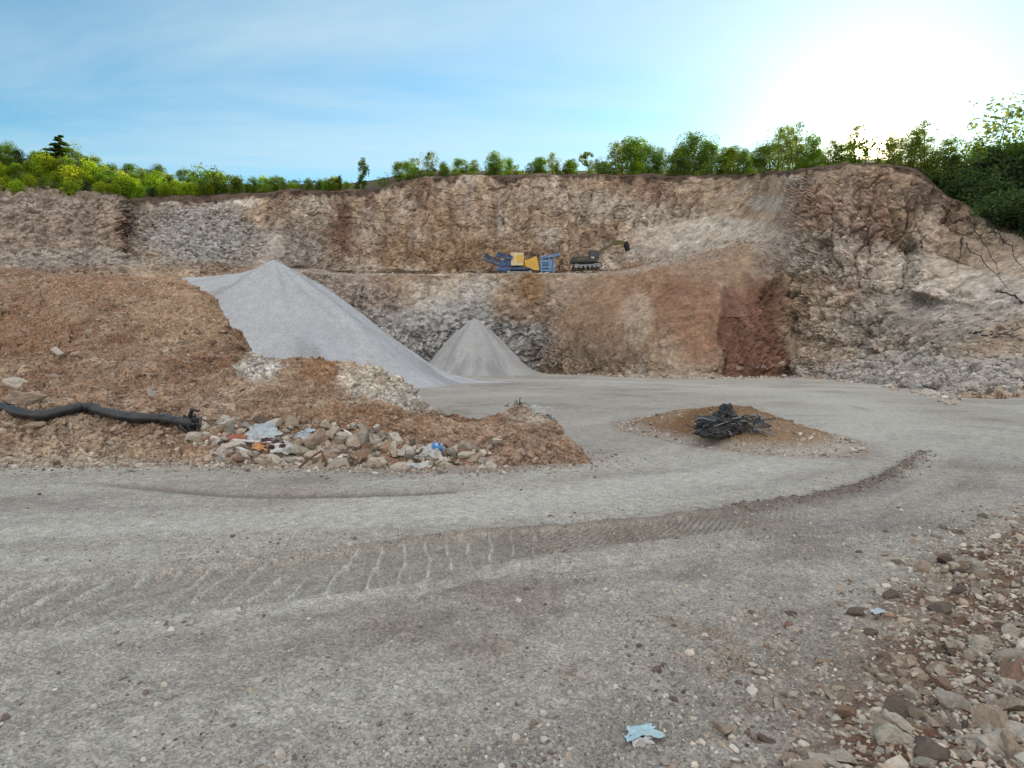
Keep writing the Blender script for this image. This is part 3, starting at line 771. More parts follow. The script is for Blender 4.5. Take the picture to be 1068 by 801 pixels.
pk = [P(286, 272, 48), P(268, 280, 48.6), P(252, 285, 49.5), P(192, 290, 53)]
stockpile("gravel_stockpile", pk, 0.69, float(floor_z(46)) - 0.05, (0.35, 0.36, 0.375), "tall pale grey cone of crushed gravel behind the brown bank", 400)
stockpile("gravel_stockpile", [P(495, 333, 80), P(503, 339, 82)], 1.15, float(floor_z(79)), (0.32, 0.318, 0.318), "small dark grey gravel heap against the foot of the lower quarry face", 420, res=0.2, blunt=0.9)
# ====OBJECTS
# ------------------------------------------------------------------ loose stones
def ico(sub):
    import bmesh
    bm = bmesh.new(); bmesh.ops.create_icosphere(bm, subdivisions=sub, radius=1.0)
    v = np.array([q.co[:] for q in bm.verts]); f = np.array([[w.index for w in t.verts] for t in bm.faces]); bm.free()
    return v, f
ICO1, ICO2, ICO3 = ico(1), ico(2), ico(3)
def rock_shape(base, seed, cuts=9, squash=(1, 0.8, 0.6)):
    """a broken lump: a ball cut by random planes"""
    rng = np.random.default_rng(seed)
    v = base[0].copy()
    for _ in range(cuts):
        n = rng.normal(size=3); n /= np.linalg.norm(n)
        h = rng.uniform(0.28, 0.8)
        d = v @ n
        v = v - np.outer(np.maximum(d - h, 0), n)
    v = v * np.array(squash) * (0.9 + 0.2 * rng.random(3))
    v += 0.05 * np.stack([vnoise(v * 3 + 10 * k + seed, 5 + k) for k in range(3)], 1)
    return v / np.abs(v).max(), base[1]
rs = np.random.default_rng(7)
sq = [(1, .8, .6), (1, .6, .45), (1, .9, .75), (1, .7, .35)]
SHAPES = [rock_shape(ICO2, 100 + k, 9, sq[k % 4]) for k in range(14)]
LOW = [rock_shape(ICO1, 200 + k, 6, sq[k % 4]) for k in range(10)]
PEB = [rock_shape(ICO1, 300 + k, 5, sq[k % 3]) for k in range(6)]
def rot_mats(n, rng, tilt=0.5):
    a = rng.uniform(0, 2 * np.pi, n); b = rng.normal(0, tilt, n); c = rng.normal(0, tilt, n)
    ca, sa, cb, sb, cc, sc_ = np.cos(a), np.sin(a), np.cos(b), np.sin(b), np.cos(c), np.sin(c)
    z = np.zeros(n); o = np.ones(n)
    Rz = np.stack([ca, -sa, z, sa, ca, z, z, z, o], 1).reshape(n, 3, 3)
    Ry = np.stack([cb, z, sb, z, o, z, -sb, z, cb], 1).reshape(n, 3, 3)
    Rx = np.stack([o, z, z, z, cc, -sc_, z, sc_, cc], 1).reshape(n, 3, 3)
    return Rz @ Ry @ Rx
def merged_stones(name, pos, size, colour, shapes, rng, label):
    """very many stones as ONE object"""
    n = len(pos); which = rng.integers(0, len(shapes), n); Rm = rot_mats(n, rng)
    V, Fc, Cc, off = [], [], [], 0
    for k, (sv, sf) in enumerate(shapes):
        m = np.where(which == k)[0]
        if len(m) == 0: continue
        vv = np.einsum('nij,vj->nvi', Rm[m], sv) * size[m][:, None, None] + pos[m][:, None, :]
        V.append(vv.reshape(-1, 3))
        Fc.append((sf[None] + (np.arange(len(m)) * len(sv))[:, None, None] + off).reshape(-1, 3)); off += len(m) * len(sv)
        Cc.append(np.repeat(colour[m], len(sv), 0))
    me = new_mesh(name, np.concatenate(V), np.concatenate(Fc), np.concatenate(Cc), smooth=False)
    return tag(link(name, me, M_stone), label, "stones", kind="stuff")
def pick_faces(Gp, nrows, ncols, weight, n, rng):
    """points on a swept surface; weight per vertex"""
    f = grid_faces(nrows, ncols)
    a, b, c, d = (Gp[f[:, k]] for k in range(4))
    ar = np.linalg.norm(np.cross(c - a, d - b), axis=1) * 0.5 * weight[f].mean(1)
    i = rng.choice(len(f), n, p=ar / ar.sum())
    s, t = rng.random(n)[:, None], rng.random(n)[:, None]
    p = (a[i] * (1 - s) + b[i] * s) * (1 - t) + (d[i] * (1 - s) + c[i] * s) * t
    return p, f[i, 0]
PALE, GREY, RUST, TAN, DARK = (0.42, 0.38, 0.325), (0.295, 0.272, 0.242), (0.235, 0.155, 0.115), (0.32, 0.26, 0.205), (0.14, 0.11, 0.092)
def tones(n, probs, rng):
    pal = np.array([PALE, GREY, RUST, TAN, DARK])
    k = rng.choice(5, n, p=np.array(probs) / sum(probs))
    return k, pal[k] * (1 + 0.18 * rng.normal(size=(n, 1))).clip(0.5, 1.5)
def powsize(n, lo, hi, rng, a=2.2):
    u = rng.random(n); return (lo ** -a + u * (hi ** -a - lo ** -a)) ** (-1 / a)
cand = []      # every stone that might be drawn as an object of its own: (pos, size, tone, zone)
zones = {}
def zone(name, pos, size, probs, sink=0.2, under=None, mix=0.5):
    k, c = tones(len(pos), probs, rs)
    if under is not None: c = c * (1 - mix) + np.clip(under * 1.12, 0, .6) * mix
    pos = pos.copy(); pos[:, 2] += size * (0.3 - sink)
    zones[name] = dict(pos=pos, size=size, tone=k, col=c)
# right bank
n = 150000
bx_ = rs.uniform(0.5, 15, n); by_ = 1.9 + 13 * rs.random(n) ** 1.6
bz_, Fb = ground_fields(bx_, by_)
keep = (Fb['bank_d'] > -0.35 * rs.random(n) ** 2) & (rs.random(n) < 0.30 + 0.7 * sstep(0.1, 0.8, Fb['bank_d'])) & (bx_ < by_ * 0.95 + 1.5)
pp = np.stack([bx_, by_, bz_], 1)[keep]; sz = powsize(len(pp), 0.012, 0.11, rs, 2.25)
zone("bank", pp, sz, (5.2, 1.0, .8, 4.4, .9))
# gravel lying on the road
n = 80000
yy = 2.0 + 9 * rs.random(n) ** 1.8; xx = rs.uniform(-1.0, 1.0, n) * (yy * 0.95 + 0.6)
zz, Fr = ground_fields(xx, yy)
clump = fbm(np.stack([xx, yy, 0 * xx], 1), 0.9, 4, 501) + 0.35 * fbm(np.stack([xx, yy, 0 * xx], 1), 4, 2, 503)
keep = (Fr['bank_d'] < 0.1) & (Fr['lane'] < .5) & (Fr['isl'] < 0.2) & (rs.random(n) < 0.15 + 0.85 * sstep(-0.15, 0.35, clump)) & (Fr['w_a'] < 0.4)
pp = np.stack([xx, yy, zz], 1)[keep]; sz = powsize(len(pp), 0.005, 0.035, rs, 2.5)
zone("road", pp, sz, (2.2, 6, .05, .5, 1.6), sink=0.3)
# windrow along the far end of the track
tl = np.array(TRACK); seg = np.linalg.norm(np.diff(tl, axis=0), axis=1); cum = np.concatenate([[0], np.cumsum(seg)])
s_ = rs.uniform(7.9, 15.0, 1100); tx = np.interp(s_, cum, tl[:, 0]) + rs.normal(0, 0.10, 1100); ty = np.interp(s_, cum, tl[:, 1]) + rs.normal(0, 0.10, 1100)
zone("windrow", np.stack([tx, ty, ground_z(tx, ty)], 1), powsize(1100, 0.008, 0.03, rs), (.1, .6, .3, .7, 6))
# spoil bank
wgt = np.where((bk > 0.05) & (bk < 3.4) & (bu > -120), 1.0, 0.0) * np.where(bk < 1.0, 2.6, 1.0) / (1 + (pb[:, 1] / 14) ** 2)
pp, vi = pick_faces(pb, nrb, ncb, wgt, 21000, rs)
sz = powsize(len(pp), 0.02, 0.15, rs, 2.8) * np.where(bk[vi] < 1.1, 1.0, 0.9) * (pp[:, 1] / 11) ** 0.3
# the spill of dirt at the far end is finer
sz = np.where((bu[vi] > 440), sz * 0.75, sz)
zone("spoil", pp, sz, (1.4, .6, 2.6, 4.2, 1.4), under=bc[vi], mix=.45)
# crumbs that rolled out onto the road
n = 2600
us_ = rs.uniform(-80, 640, n); off_ = rs.exponential(0.22, n)
yb = np.interp(us_, [q[0] for q in B], [q[1][0][1] for q in B]) + 0.12 - off_
xb = (us_ - 534) / FPX * yb + np.where(us_ > 560, rs.exponential(0.25, n), 0)
yb += np.where(us_ > 590, rs.uniform(0, 1.6, n), 0)
zone("spill", np.stack([xb, yb, ground_z(xb, yb)], 1), powsize(n, 0.012, 0.075, rs, 2.2), (2, 1.4, 1.2, 4, 1.2))
# big stones along its foot
wgt = np.where((bk > 0.1) & (bk < 0.9) & (bu > 200) & (bu < 520), 1.0, 0.0)
pp, vi = pick_faces(pb, nrb, ncb, wgt, 420, rs)
zone("foot", pp, powsize(420, 0.06, 0.21, rs, 1.6), (4, 2, 1, 2.5, .4))
# pale rubble patch on the bank's shoulder
wgt = blobmask(bu, bv, 272, 384, 26, 15) + 0.6 * blobmask(bu, bv, 400, 408, 40, 14)
pp, vi = pick_faces(pb, nrb, ncb, wgt, 900, rs)
zone("rubble", pp, powsize(900, 0.03, 0.17, rs, 1.8), (5, 4, .1, .3, .1))
# island
n = 5200
an = rs.uniform(0, 2 * np.pi, n); rd_ = np.sqrt(rs.random(n)) * 4.2
ix, iy = 5.0 + rd_ * np.cos(an) * 0.95, 14.3 + rd_ * np.sin(an) * 1.05
idd = island(ix, iy); keep = (idd < 1.15) & (rs.random(n) < 0.35 + 0.65 * sstep(0.6, 0.95, idd))
pp = np.stack([ix, iy, ground_z(ix, iy)], 1)[keep]
zone("island", pp, powsize(len(pp), 0.018, 0.10, rs, 2.3), (3.5, 2, .5, 4, 1.2))
# talus along the foot of the quarry faces
wgt = np.where((wk > 0.2) & (wk < 1.25) & (wu > 560) & (wu < 1250), 1.0, 0.0) * np.where(wu > 835, 1.0, np.exp(-((wk - 0.17) / 0.05) ** 2) * 1.3) * (40 / np.maximum(pw[:, 1], 20)) ** 1.0
pp, vi = pick_faces(pw, nr, nc, wgt, 13000, rs)
zone("talus", pp, powsize(len(pp), 0.10, 0.55, rs, 2.3) * (pp[:, 1] / 60) ** 0.5, (3.4, 2.4, .2, 3, 1.3), under=wc[vi], mix=.55)
wgt = np.where((wk > 0.8) & (wk < 2.3) & (wu > 870) & (wu < 1200), 1.0, 0.0)
pp, vi = pick_faces(pw, nr, nc, wgt, 1500, rs)
zone("slope", pp, powsize(len(pp), 0.13, 0.65, rs, 2.2), (2.6, 4, .2, 2, 1.6), under=wc[vi], mix=.6)
n = 2600
us_ = rs.uniform(565, 1000, n); off_ = rs.exponential(0.9, n)
yb = np.interp(us_, [q[0] for q in W], [q[1][0][1] for q in W]) + 1.2 - off_
xb = (us_ - 534) / FPX * yb; keep = fbm(np.stack([xb, yb, 0 * xb], 1), 0.25, 3, 777) > -0.15
xb, yb = xb[keep], yb[keep]
zone("footline", np.stack([xb, yb, ground_z(xb, yb)], 1), powsize(len(xb), 0.07, 0.4, rs, 2.2), (5, 4, .2, 2, 1))
wgt = np.where((wk > 2.0) & (wk < 3.1) & (wu > 280) & (wu < 870), 1.0, 0.0) * (1 + 1.5 * (wu > 600)) + 0.12 * np.where((wk > 0.4) & (wk < 2) & (wu > 570) & (wu < 750), 1.0, 0)
pp, vi = pick_faces(pw, nr, nc, wgt, 2600, rs)
zone("bench", pp, powsize(len(pp), 0.10, 0.5, rs, 2.4), (4, 3, .2, 2, 1.2), under=wc[vi], mix=.5)
# broken grey rock spilled down the left face
wgt = blobmask(wu, wv, 208, 246, 72, 38) * np.where((wk > 1.8) & (wk < 4.8), 1.0, 0.0) + 0.5 * blobmask(wu, wv, 330, 320, 80, 36) * np.where(wk < 2, 1.0, 0) + 0.3 * blobmask(wu, wv, 60, 272, 100, 12)
pp, vi = pick_faces(pw, nr, nc, wgt, 3800, rs)
zone("scree", pp, powsize(len(pp), 0.16, 0.6, rs, 2.4), (2.0, 5, .1, 1, .8), under=wc[vi], mix=.5)

# the largest in the picture are objects of their own
TONE = ["pale", "grey", "rust brown", "tan", "dark"]
M_tone = [plain_mat(nm, c, 0.93, 0.15, 0.28, 9, 0.02, dirt=d) for nm, c, d in
          (("pale_limestone", PALE, (0.26, 0.19, 0.13)), ("grey_limestone", GREY, (0.24, 0.2, 0.16)), ("rusty_stone", RUST, (0.2, 0.12, 0.08)), ("tan_stone", TAN, (0.24, 0.15, 0.1)), ("dark_stone", DARK, (0.1, 0.08, 0.07)))]
big_meshes = []
for k in range(12):
    v_, f_ = rock_shape(ICO3, 700 + k, 12, sq[k % 4])
    v_ = v_ + 0.035 * np.stack([fbm(v_, 5, 3, 710 + k + j) for j in range(3)], 1)
    me = new_mesh("rock", v_, f_, smooth=False); me.materials.append(M_tone[0]); big_meshes.append(me)
def place_rock(pos, size, tone, rng, label, cat="rock", group=None, mesh=None, rot=None):
    o = bpy.data.objects.new("rock", big_meshes[rng.integers(0, 12)] if mesh is None else big_meshes[mesh])
    col.objects.link(o)
    o.location = pos; o.scale = (size,) * 3
    o.rotation_euler = rot if rot is not None else (rng.normal(0, .3), rng.normal(0, .3), rng.uniform(0, 6.28))
    o.material_slots[0].link = 'OBJECT'; o.material_slots[0].material = M_tone[tone]
    return tag(o, label, cat, group)
zn = [z for z in zones if z not in ("road", "windrow")]
rows = []
for z in zn:
    Z = zones[z]; u, v, d = project(Z['pos'])
    px = np.where((u > 2) & (u < 1066) & (v > 150) & (v < 799) & (d > 1), Z['size'] / np.maximum(d, 1) * FPX, 0)
    rows += [(px[i], z, i) for i in np.argsort(-px)[:500] if px[i] > 0]
rows.sort(key=lambda r: -r[0])
bpy.context.view_layer.update()
dg = bpy.context.evaluated_depsgraph_get()
HERO = 26
chosen = []
per = {}
for px, z, i in rows:
    if len(chosen) >= 300 - HERO: break
    p = Vector(zones[z]['pos'][i]) + Vector((0, 0, zones[z]['size'][i] * 0.5))
    o_ = Vector((0, 0, EYE)); dv = p - o_
    hit, loc, *_r = scene.ray_cast(dg, o_, dv.normalized(), distance=dv.length - 0.3 - zones[z]['size'][i])
    if not hit: chosen.append((z, i, px))
where = {"bank": "on the brown earth bank right of the road", "spoil": "on the brown spoil bank at left", "spill": "on the road edge before the spoil bank", "foot": "along the foot of the spoil bank by the road",
         "rubble": "in the pale rubble patch on the spoil bank", "island": "on the low dirt island inside the bend", "talus": "in the talus at the foot of the quarry face",
         "slope": "on the rubble slope at the right", "bench": "on the quarry bench and its ramp", "footline": "on the pit floor along the quarry face", "scree": "in the grey scree on the far left face"}
for z, i, px in chosen:
    Z = zones[z]; sizew = "large" if px > 14 else "small"
    shape = "chunk of rock" if z in ("talus", "slope", "scree") else "stone"
    uu_, vv_, _ = project(Z['pos'][i:i + 1]); uu_, vv_ = uu_[0], vv_[0]
    spot = where[z]
    if z == "bank":
        spot = "on the stone bank near the bottom right corner" if vv_ > 715 else "on the middle of the stone bank at right" if vv_ > 630 else "at the far end of the stone bank at right"
    elif z == "foot":
        spot = "at the bank's foot below the black pipe's end" if uu_ < 250 else "at the bank's foot round the pale blue sheet" if uu_ < 345 else "at the bank's foot between bent rod and canister" if uu_ < 455 else "at the bank's foot right of the blue canister"
    elif z == "spoil":
        spot = ("on the spoil bank below the black pipe" if vv_ > 437 else "on the spoil bank above the black pipe") if uu_ < 215 else "on the lower right part of the spoil bank" if uu_ < 470 else "on the small dirt mound ending the spoil bank"
    lab = f"{sizew} {TONE[Z['tone'][i]]} {shape} {spot}"
    place_rock(Z['pos'][i], float(Z['size'][i]), int(Z['tone'][i]), rs, lab, "rock", lab.replace(shape, shape + "s" if shape == "stone" else "chunks of rock"))
    Z.setdefault('used', []).append(i)
for z in zones:
    Z = zones[z]; m = np.ones(len(Z['pos']), bool); m[Z.get('used', [])] = False
    shp = PEB if z in ("road", "talus", "scree", "slope", "windrow", "bench", "footline") else LOW
    nm, lab = {"bank": ("rubble_stones", "countless small stones covering the brown bank right of the road"), "road": ("road_pebbles", "fine grey pebbles scattered over the gravel road"),
               "windrow": ("windrow_stones", "dark crumbs of stone in a thin curved ridge across the road"), "spoil": ("spoil_stones", "small tan stones strewn over the brown spoil bank"),
               "spill": ("spilled_stones", "small brown stones rolled onto the road from the spoil bank"), "foot": ("foot_stones", "pale stones strewn along the foot of the spoil bank"), "rubble": ("pale_rubble", "patch of small whitish rubble on the spoil bank shoulder"),
               "island": ("island_stones", "small tan stones strewn over the low dirt island"), "talus": ("talus_stones", "broken rock piled along the foot of the quarry faces"),
               "footline": ("fallen_stones", "pale broken rock lying on the pit floor along the quarry face"), "bench": ("bench_stones", "loose broken rock strewn over the quarry bench and its ramp"), "slope": ("slope_stones", "broken rock strewn up the right hand slope"), "scree": ("scree_stones", "grey broken rock spilled down the far left face")}[z]
    merged_stones(nm, Z['pos'][m], Z['size'][m], Z['col'][m], shp, rs, lab)

# stones one can point at: (photo u, v, half-size in photo px, tone, mesh, label)
def on_bank(u, v):
    """point of the spoil bank or the ground seen at a photo pixel"""
    o_ = Vector((0, 0, EYE)); dv = Vector(P(u, v, 1.0)) - o_
    hit, loc, nrm_, *_r = scene.ray_cast(dg, o_, dv.normalized(), distance=300)
    return loc
heroes = [
 (938, 764, 16, 0, 2, "pale round topped stone with a rusty underside near the bottom edge"),
 (989, 738, 18, 1, 5, "long grey slab stone tilted on the right bank below the middle"),
 (884, 793, 14, 0, 0, "pale flat stone cut by the bottom edge of the picture"),
 (968, 798, 10, 1, 3, "small greenish grey stone at the very bottom right of the picture"),
 (1056, 706, 14, 2, 8, "large rusty orange stone at the right picture edge"),
 (985, 704, 9, 0, 6, "pale square stone in the middle of the right bank"),
 (926, 711, 11, 0, 1, "pale flattish stone on the road side of the right bank"),
 (886, 745, 12, 2, 4, "reddish tan stone at the road side of the right bank"),
 (1044, 688, 16, 1, 9, "grey slab stone leaning above the rusty orange stone"),
 (1022, 672, 12, 0, 7, "pale broken stone uphill on the right bank"),
 (1012, 682, 10, 0, 10, "pale stone just left of the tilted grey slab, upper bank"),
 (1015, 776, 12, 0, 11, "pale pinkish stone in the lower right corner"),
 (1056, 767, 13, 0, 3, "pale flat slab at the lower right edge"),
 (13, 403, 11, 0, 5, "white angular boulder at the left edge above the black pipe"),
 (30, 419, 19, 3, 1, "long tan boulder lying against the black pipe"),
 (32, 446, 12, 3, 9, "yellowish tan stone below the black pipe at left"),
 (58, 369, 7, 0, 2, "pale round stone half way up the spoil bank"),
 (256, 447, 13, 1, 0, "grey white boulder behind the pale blue plastic sheet"),
 (284, 446, 12, 0, 3, "pale slab standing behind the pale blue plastic sheet"),
 (306, 444, 9, 3, 6, "tan wedge shaped stone right of the pale slab"),
 (331, 460, 14, 3, 8, "rounded ochre boulder at the foot of the spoil bank"),
 (388, 460, 9, 0, 4, "white block of stone above the bank's foot"),
 (354, 485, 14, 1, 7, "pale grey block at the road edge beside the bent stick"),
 (371, 478, 12, 2, 10, "brown lump of stone beside the pale grey block"),
 (494, 478, 10, 3, 11, "ochre stone at the road edge right of the blue canister"),
 (512, 482, 7, 0, 5, "small pale round stone right of the ochre stone"),
]
for u, v, hp, tone, mi, lab in heroes:
    q = on_bank(u, v); s_ = hp / FPX * (q - Vector((0, 0, EYE))).length
    place_rock((q.x, q.y, q.z + 0.15 * s_), s_, tone, rs, lab, "rock", mesh=mi, rot=(rs.normal(0, .25), rs.normal(0, .25), rs.uniform(-.5, .5)))
# boulders of the talus, each a few metres across in the far right corner
for u, v, hp, tone, lab in ((935, 325, 13, 0, "big whitish boulder jutting out at the foot of the right rock nose"), (1005, 309, 9, 0, "pale boulder high on the right rubble slope"), (917, 333, 8, 1, "grey boulder left of the big whitish boulder"),
                            (1040, 322, 9, 1, "grey slab by the fallen branches at the right edge"), (985, 335, 10, 0, "flat pale boulder in the middle of the right rubble slope")):
    q = on_bank(u, v); s_ = hp / FPX * (q - Vector((0, 0, EYE))).length
    place_rock((q.x, q.y, q.z), s_, tone, rs, lab, "boulder")

# ------------------------------------------------------------------ trees
def leaf_cloud(clumps, size, rng, colour, droop=0.0):
    """many leaf sized faces round the clump centres; own tint per leaf"""
    C_, S_, K_ = [], [], []
    for (c, r, n) in clumps:
        d = rng.normal(size=(n, 3)); d /= np.linalg.norm(d, axis=1, keepdims=True)
        rad = np.cbrt(rng.random(n)) ** 0.8
        p = np.array(c) + d * rad[:, None] * np.array(r)
        C_.append(p); S_.append(size * rng.uniform(0.6, 1.35, n)); K_.append(np.full(n, rng.uniform(0.75, 1.25)))
    c = np.concatenate(C_); s = np.concatenate(S_); k = np.concatenate(K_); n = len(c)
    a = rng.normal(size=(n, 3)); a[:, 2] = a[:, 2] * 0.6 - droop; a /= np.linalg.norm(a, axis=1, keepdims=True)
    b = np.cross(a, rng.normal(size=(n, 3))); b /= np.linalg.norm(b, axis=1, keepdims=True)
    A_, B_ = a * s[:, None], b * (s * 0.55)[:, None]
    V = np.stack([c - A_, c + B_, c + A_ * 1.1, c - B_], 1).reshape(-1, 3)
    f = np.arange(4 * n).reshape(n, 4)
    t = (k * rng.uniform(0.7, 1.3, n))
    yellow = rng.uniform(-0.12, 0.16, n)
    cc = np.array(colour)[None] * t[:, None] * (1 + np.stack([yellow, 0 * yellow, -yellow], 1))
    return V, f, np.repeat(np.clip(cc, 0.004, 1), 4, 0)
def broadleaf(name, h, wd, seed, colour, nclump=26, per=90, leaf=0.16, trunk_r=0.09, low=0.22, open_=1.0, lean=0.0, stems=1):
    rng = np.random.default_rng(seed)
    root = empty(name, (0, 0, -50))
    mb = MB(); clumps = []
    for s in range(stems):
        off = Vector((rng.normal(0, .25), rng.normal(0, .25), 0)) if stems > 1 else Vector((0, 0, 0))
        pts = []
        for i in range(7):
            t = i / 6
            pts.append(off * (1 + 2.5 * t) + Vector((lean * h * t * t + rng.normal(0, .04) * h * .3 * t, rng.normal(0, .04) * h * .3 * t, h * 0.86 * t)))
        mb.tube(pts, [trunk_r * (1 - 0.85 * i / 6) for i in range(7)], 6)
        for j in range(nclump // stems):
            t = low + (0.97 - low) * (j + rng.random()) / (nclump / stems)
            k = min(int(t * 6), 5); base = pts[k].lerp(pts[k + 1], t * 6 - k)
            ang = rng.uniform(0, 6.28)
            prof = (math.sin(math.pi * min(1, (t - low) / (1 - low) * 0.8 + 0.17))) ** 0.8
            rad = wd * 0.5 * prof * rng.uniform(0.25, 1.0)
            tip = base + Vector((math.cos(ang) * rad, math.sin(ang) * rad, rad * rng.uniform(0.1, 0.6)))
            tip.z = min(tip.z, h * 0.97)
            mid = base.lerp(tip, 0.5) + Vector((0, 0, -0.05 * rad))
            mb.tube([base, mid, tip], [trunk_r * 0.35 * (1 - t * .6), trunk_r * 0.22 * (1 - t * .6), 0.012], 4, cap=False)
            r = wd * rng.uniform(0.09, 0.30) * open_
            clumps.append((tip, (r, r, r * rng.uniform(0.7, 1.5)), int(per * rng.uniform(0.5, 1.2))))
    mb.build("trunk", M_bark, root)
    V, f, c = leaf_cloud(clumps, leaf, rng, colour)
    link("crown", new_mesh("crown", V, f, c, smooth=False), M_leaf, root)
    return root, float(np.percentile(V[:, 2], 99.7))
def conifer(name, h, wd, seed, colour):
    rng = np.random.default_rng(seed)
    root = empty(name, (0, 0, -50)); mb = MB(); cl = []
    mb.tube([(0, 0, 0), (0.02, 0, h * .5), (0, 0, h)], [0.16, 0.09, 0.015], 6)
    for lv in range(15):
        t = 0.12 + 0.86 * lv / 14; z = h * t; L_ = wd * 0.5 * (1 - t) ** 0.75 + 0.12
        for k in range(7):
            a = rng.uniform(0, 6.28); l = L_ * rng.uniform(0.6, 1.1)
            tip = Vector((math.cos(a) * l, math.sin(a) * l, z - 0.12 * l))
            mb.tube([(0, 0, z), tip], [0.03, 0.01], 4, cap=False)
            for q in (0.45, 0.8, 1.0):
                cl.append((Vector((0, 0, z)).lerp(tip, q), (0.3 * l + .08, 0.3 * l + .08, 0.12), 26))
    mb.build("trunk", M_bark, root)
    V, f, c = leaf_cloud(cl, 0.12, rng, colour, 0.3)
    link("crown", new_mesh("crown", V, f, c, smooth=False), M_leaf, root)
    return root, h
def twig_tree(name, h, seed, mat, leaves=0, colour=(0.06, 0.09, 0.02), spread=0.5, lean=0.0):
    rng = np.random.default_rng(seed); root = empty(name, (0, 0, -50)); mb = MB(); cl = []
    def grow(p, d, L_, r, lv):
        q = p + d * L_ * .5 + Vector(rng.normal(0, .05, 3)) * L_; e = q + (d + Vector(rng.normal(0, .12, 3))).normalized() * L_ * .5
        mb.tube([p, q, e], [r, r * .8, r * .6], 5 if lv < 2 else 3, cap=False)
        if lv >= 2 and leaves: cl.append((e, (.3, .3, .25), leaves))
        if lv < 4:
            for _ in range(3 if lv else 4):
                nd = (d + Vector(rng.normal(0, spread, 3)) + Vector((0, 0, .12))).normalized()
                t = rng.uniform(.4, 1); grow(p.lerp(e, t), nd, L_ * rng.uniform(.5, .72), r * .5, lv + 1)
    grow(Vector((0, 0, 0)), Vector((lean, 0, 1)).normalized(), h * .5, h * 0.011 + .01, 0)
    mb.build("trunk", mat, root)
    if leaves:
        V, f, c = leaf_cloud(cl, 0.11, rng, colour); link("crown", new_mesh("crown", V, f, c, smooth=False), M_leaf, root)
    zs = max(v[2] for v in mb.v)
    return root, zs
GREEN, YELL, DARKG, OLIVE = (0.10, 0.15, 0.045), (0.18, 0.235, 0.03), (0.055, 0.09, 0.055), (0.13, 0.165, 0.055)
protos = {}
def proto(kind):
    """first use builds the tree, later uses copy it with its parts"""
    if kind not in protos:
        k = kind[:-1]; s = ord(kind[-1])
        protos[kind] = {
            'round': lambda: broadleaf("broadleaf_tree", 6.0, 4.6, 900 + s, GREEN, 40, 150, .115, .11, .06),
            'open': lambda: broadleaf("broadleaf_tree", 6.5, 3.6, 930 + s, OLIVE, 36, 95, .105, .09, .1, .95, stems=2),
            'slim': lambda: broadleaf("slim_tree", 6.5, 2.0, 950 + s, GREEN, 22, 75, .14, .07, .2, 1.3),
            'sunny': lambda: broadleaf("leafy_bush", 4.5, 4.6, 970 + s, YELL, 30, 130, .15, .10, .02, 1.15),
            'green': lambda: broadleaf("broadleaf_tree", 6.0, 4.2, 985 + s, (0.095, 0.145, 0.022), 36, 160, .115, .10, .04, 1.1),
            'bush': lambda: broadleaf("bush", 2.6, 3.0, 990 + s, GREEN, 18, 80, .12, .05, .03, 1.15, stems=2),
            'dark': lambda: broadleaf("broadleaf_tree", 7.0, 5.0, 1010 + s, DARKG, 34, 130, .17, .12, .05, 1.1),
            'thicket': lambda: broadleaf("bush", 3.0, 4.4, 1030 + s, DARKG, 26, 120, .14, .05, .02, 1.2, stems=3),
            'sparse': lambda: twig_tree("thin_tree", 6.0, 1050 + s, M_bark, 16, OLIVE, .38),
            'tall': lambda: broadleaf("tall_tree", 9.0, 4.2, 1070 + s, OLIVE, 22, 42, .15, .10, .5, .9, lean=.18),
            'conifer': lambda: conifer("conifer_tree", 8.0, 3.6, 1090 + s, (0.07, 0.10, 0.03)),
            'bare': lambda: twig_tree("bare_tree", 4.0, 1110 + s, M_deadwood, 0, spread=.45),
        }[k]() + (False,)
    root, h, used = protos[kind]
    if not used:
        protos[kind] = (root, h, True); return root, h
    return copy_tree(root), h
rt = random.Random(5)
def spot(u):
    return "left of the crusher" if u < 500 else "above the crusher" if u < 588 else "above the excavator" if u < 662 else "right of the excavator" if u < 735 else "over the red earth face"
def plant(kind, u, vtop, back, label, cat="tree", group=None, Y=None, wide=1.0, hmax=12, hmin=1.2):
    Y = (rim_Y(u) if Y is None else Y) + back
    x, _, ztop = P(u, vtop, Y)
    zb = plateau_z(x, Y) - 0.25
    o, h = proto(kind)
    s = max(hmin, min(hmax, ztop - zb)) / h
    o.location = (x, Y, zb); o.scale = (s * wide, s * wide, s); o.rotation_euler = (0, 0, rt.uniform(0, 6.28))
    return tag(o, label, cat, group)
# along the far rim, left to right: kind, u, top v, metres behind the rim, label
gm, gr_, gl = "green trees along the middle rim", "trees along the right rim", "sunlit bushes on the left rim"
for i, (k, u, v, b) in enumerate([('round0', 425, 168, 4), ('open0', 446, 158, 3), ('green0', 462, 168, 5), ('round1', 492, 173, 4), ('round0', 516, 158, 4), ('open1', 538, 172, 3), ('green1', 561, 164, 4),
                   ('open0', 577, 160, 6), ('green0', 593, 167, 3), ('round1', 628, 166, 4), ('open1', 643, 148, 4), ('green1', 658, 143, 5), ('round0', 676, 151, 4), ('open0', 692, 153, 5),
                   ('round1', 708, 150, 3), ('round0', 724, 138, 5), ('round1', 743, 142, 4), ('open1', 758, 152, 6), ('round0', 776, 155, 3)]):
    plant(k, u, v, b, {'r': "rounded dark green tree on the middle rim " + spot(u), 'o': "loose olive green tree on the middle rim " + spot(u), 'g': "fresh green leafy tree on the middle rim " + spot(u)}[k[0]],
          group={'r': 'rounded ', 'o': 'loose ', 'g': 'fresh '}[k[0]] + gm)
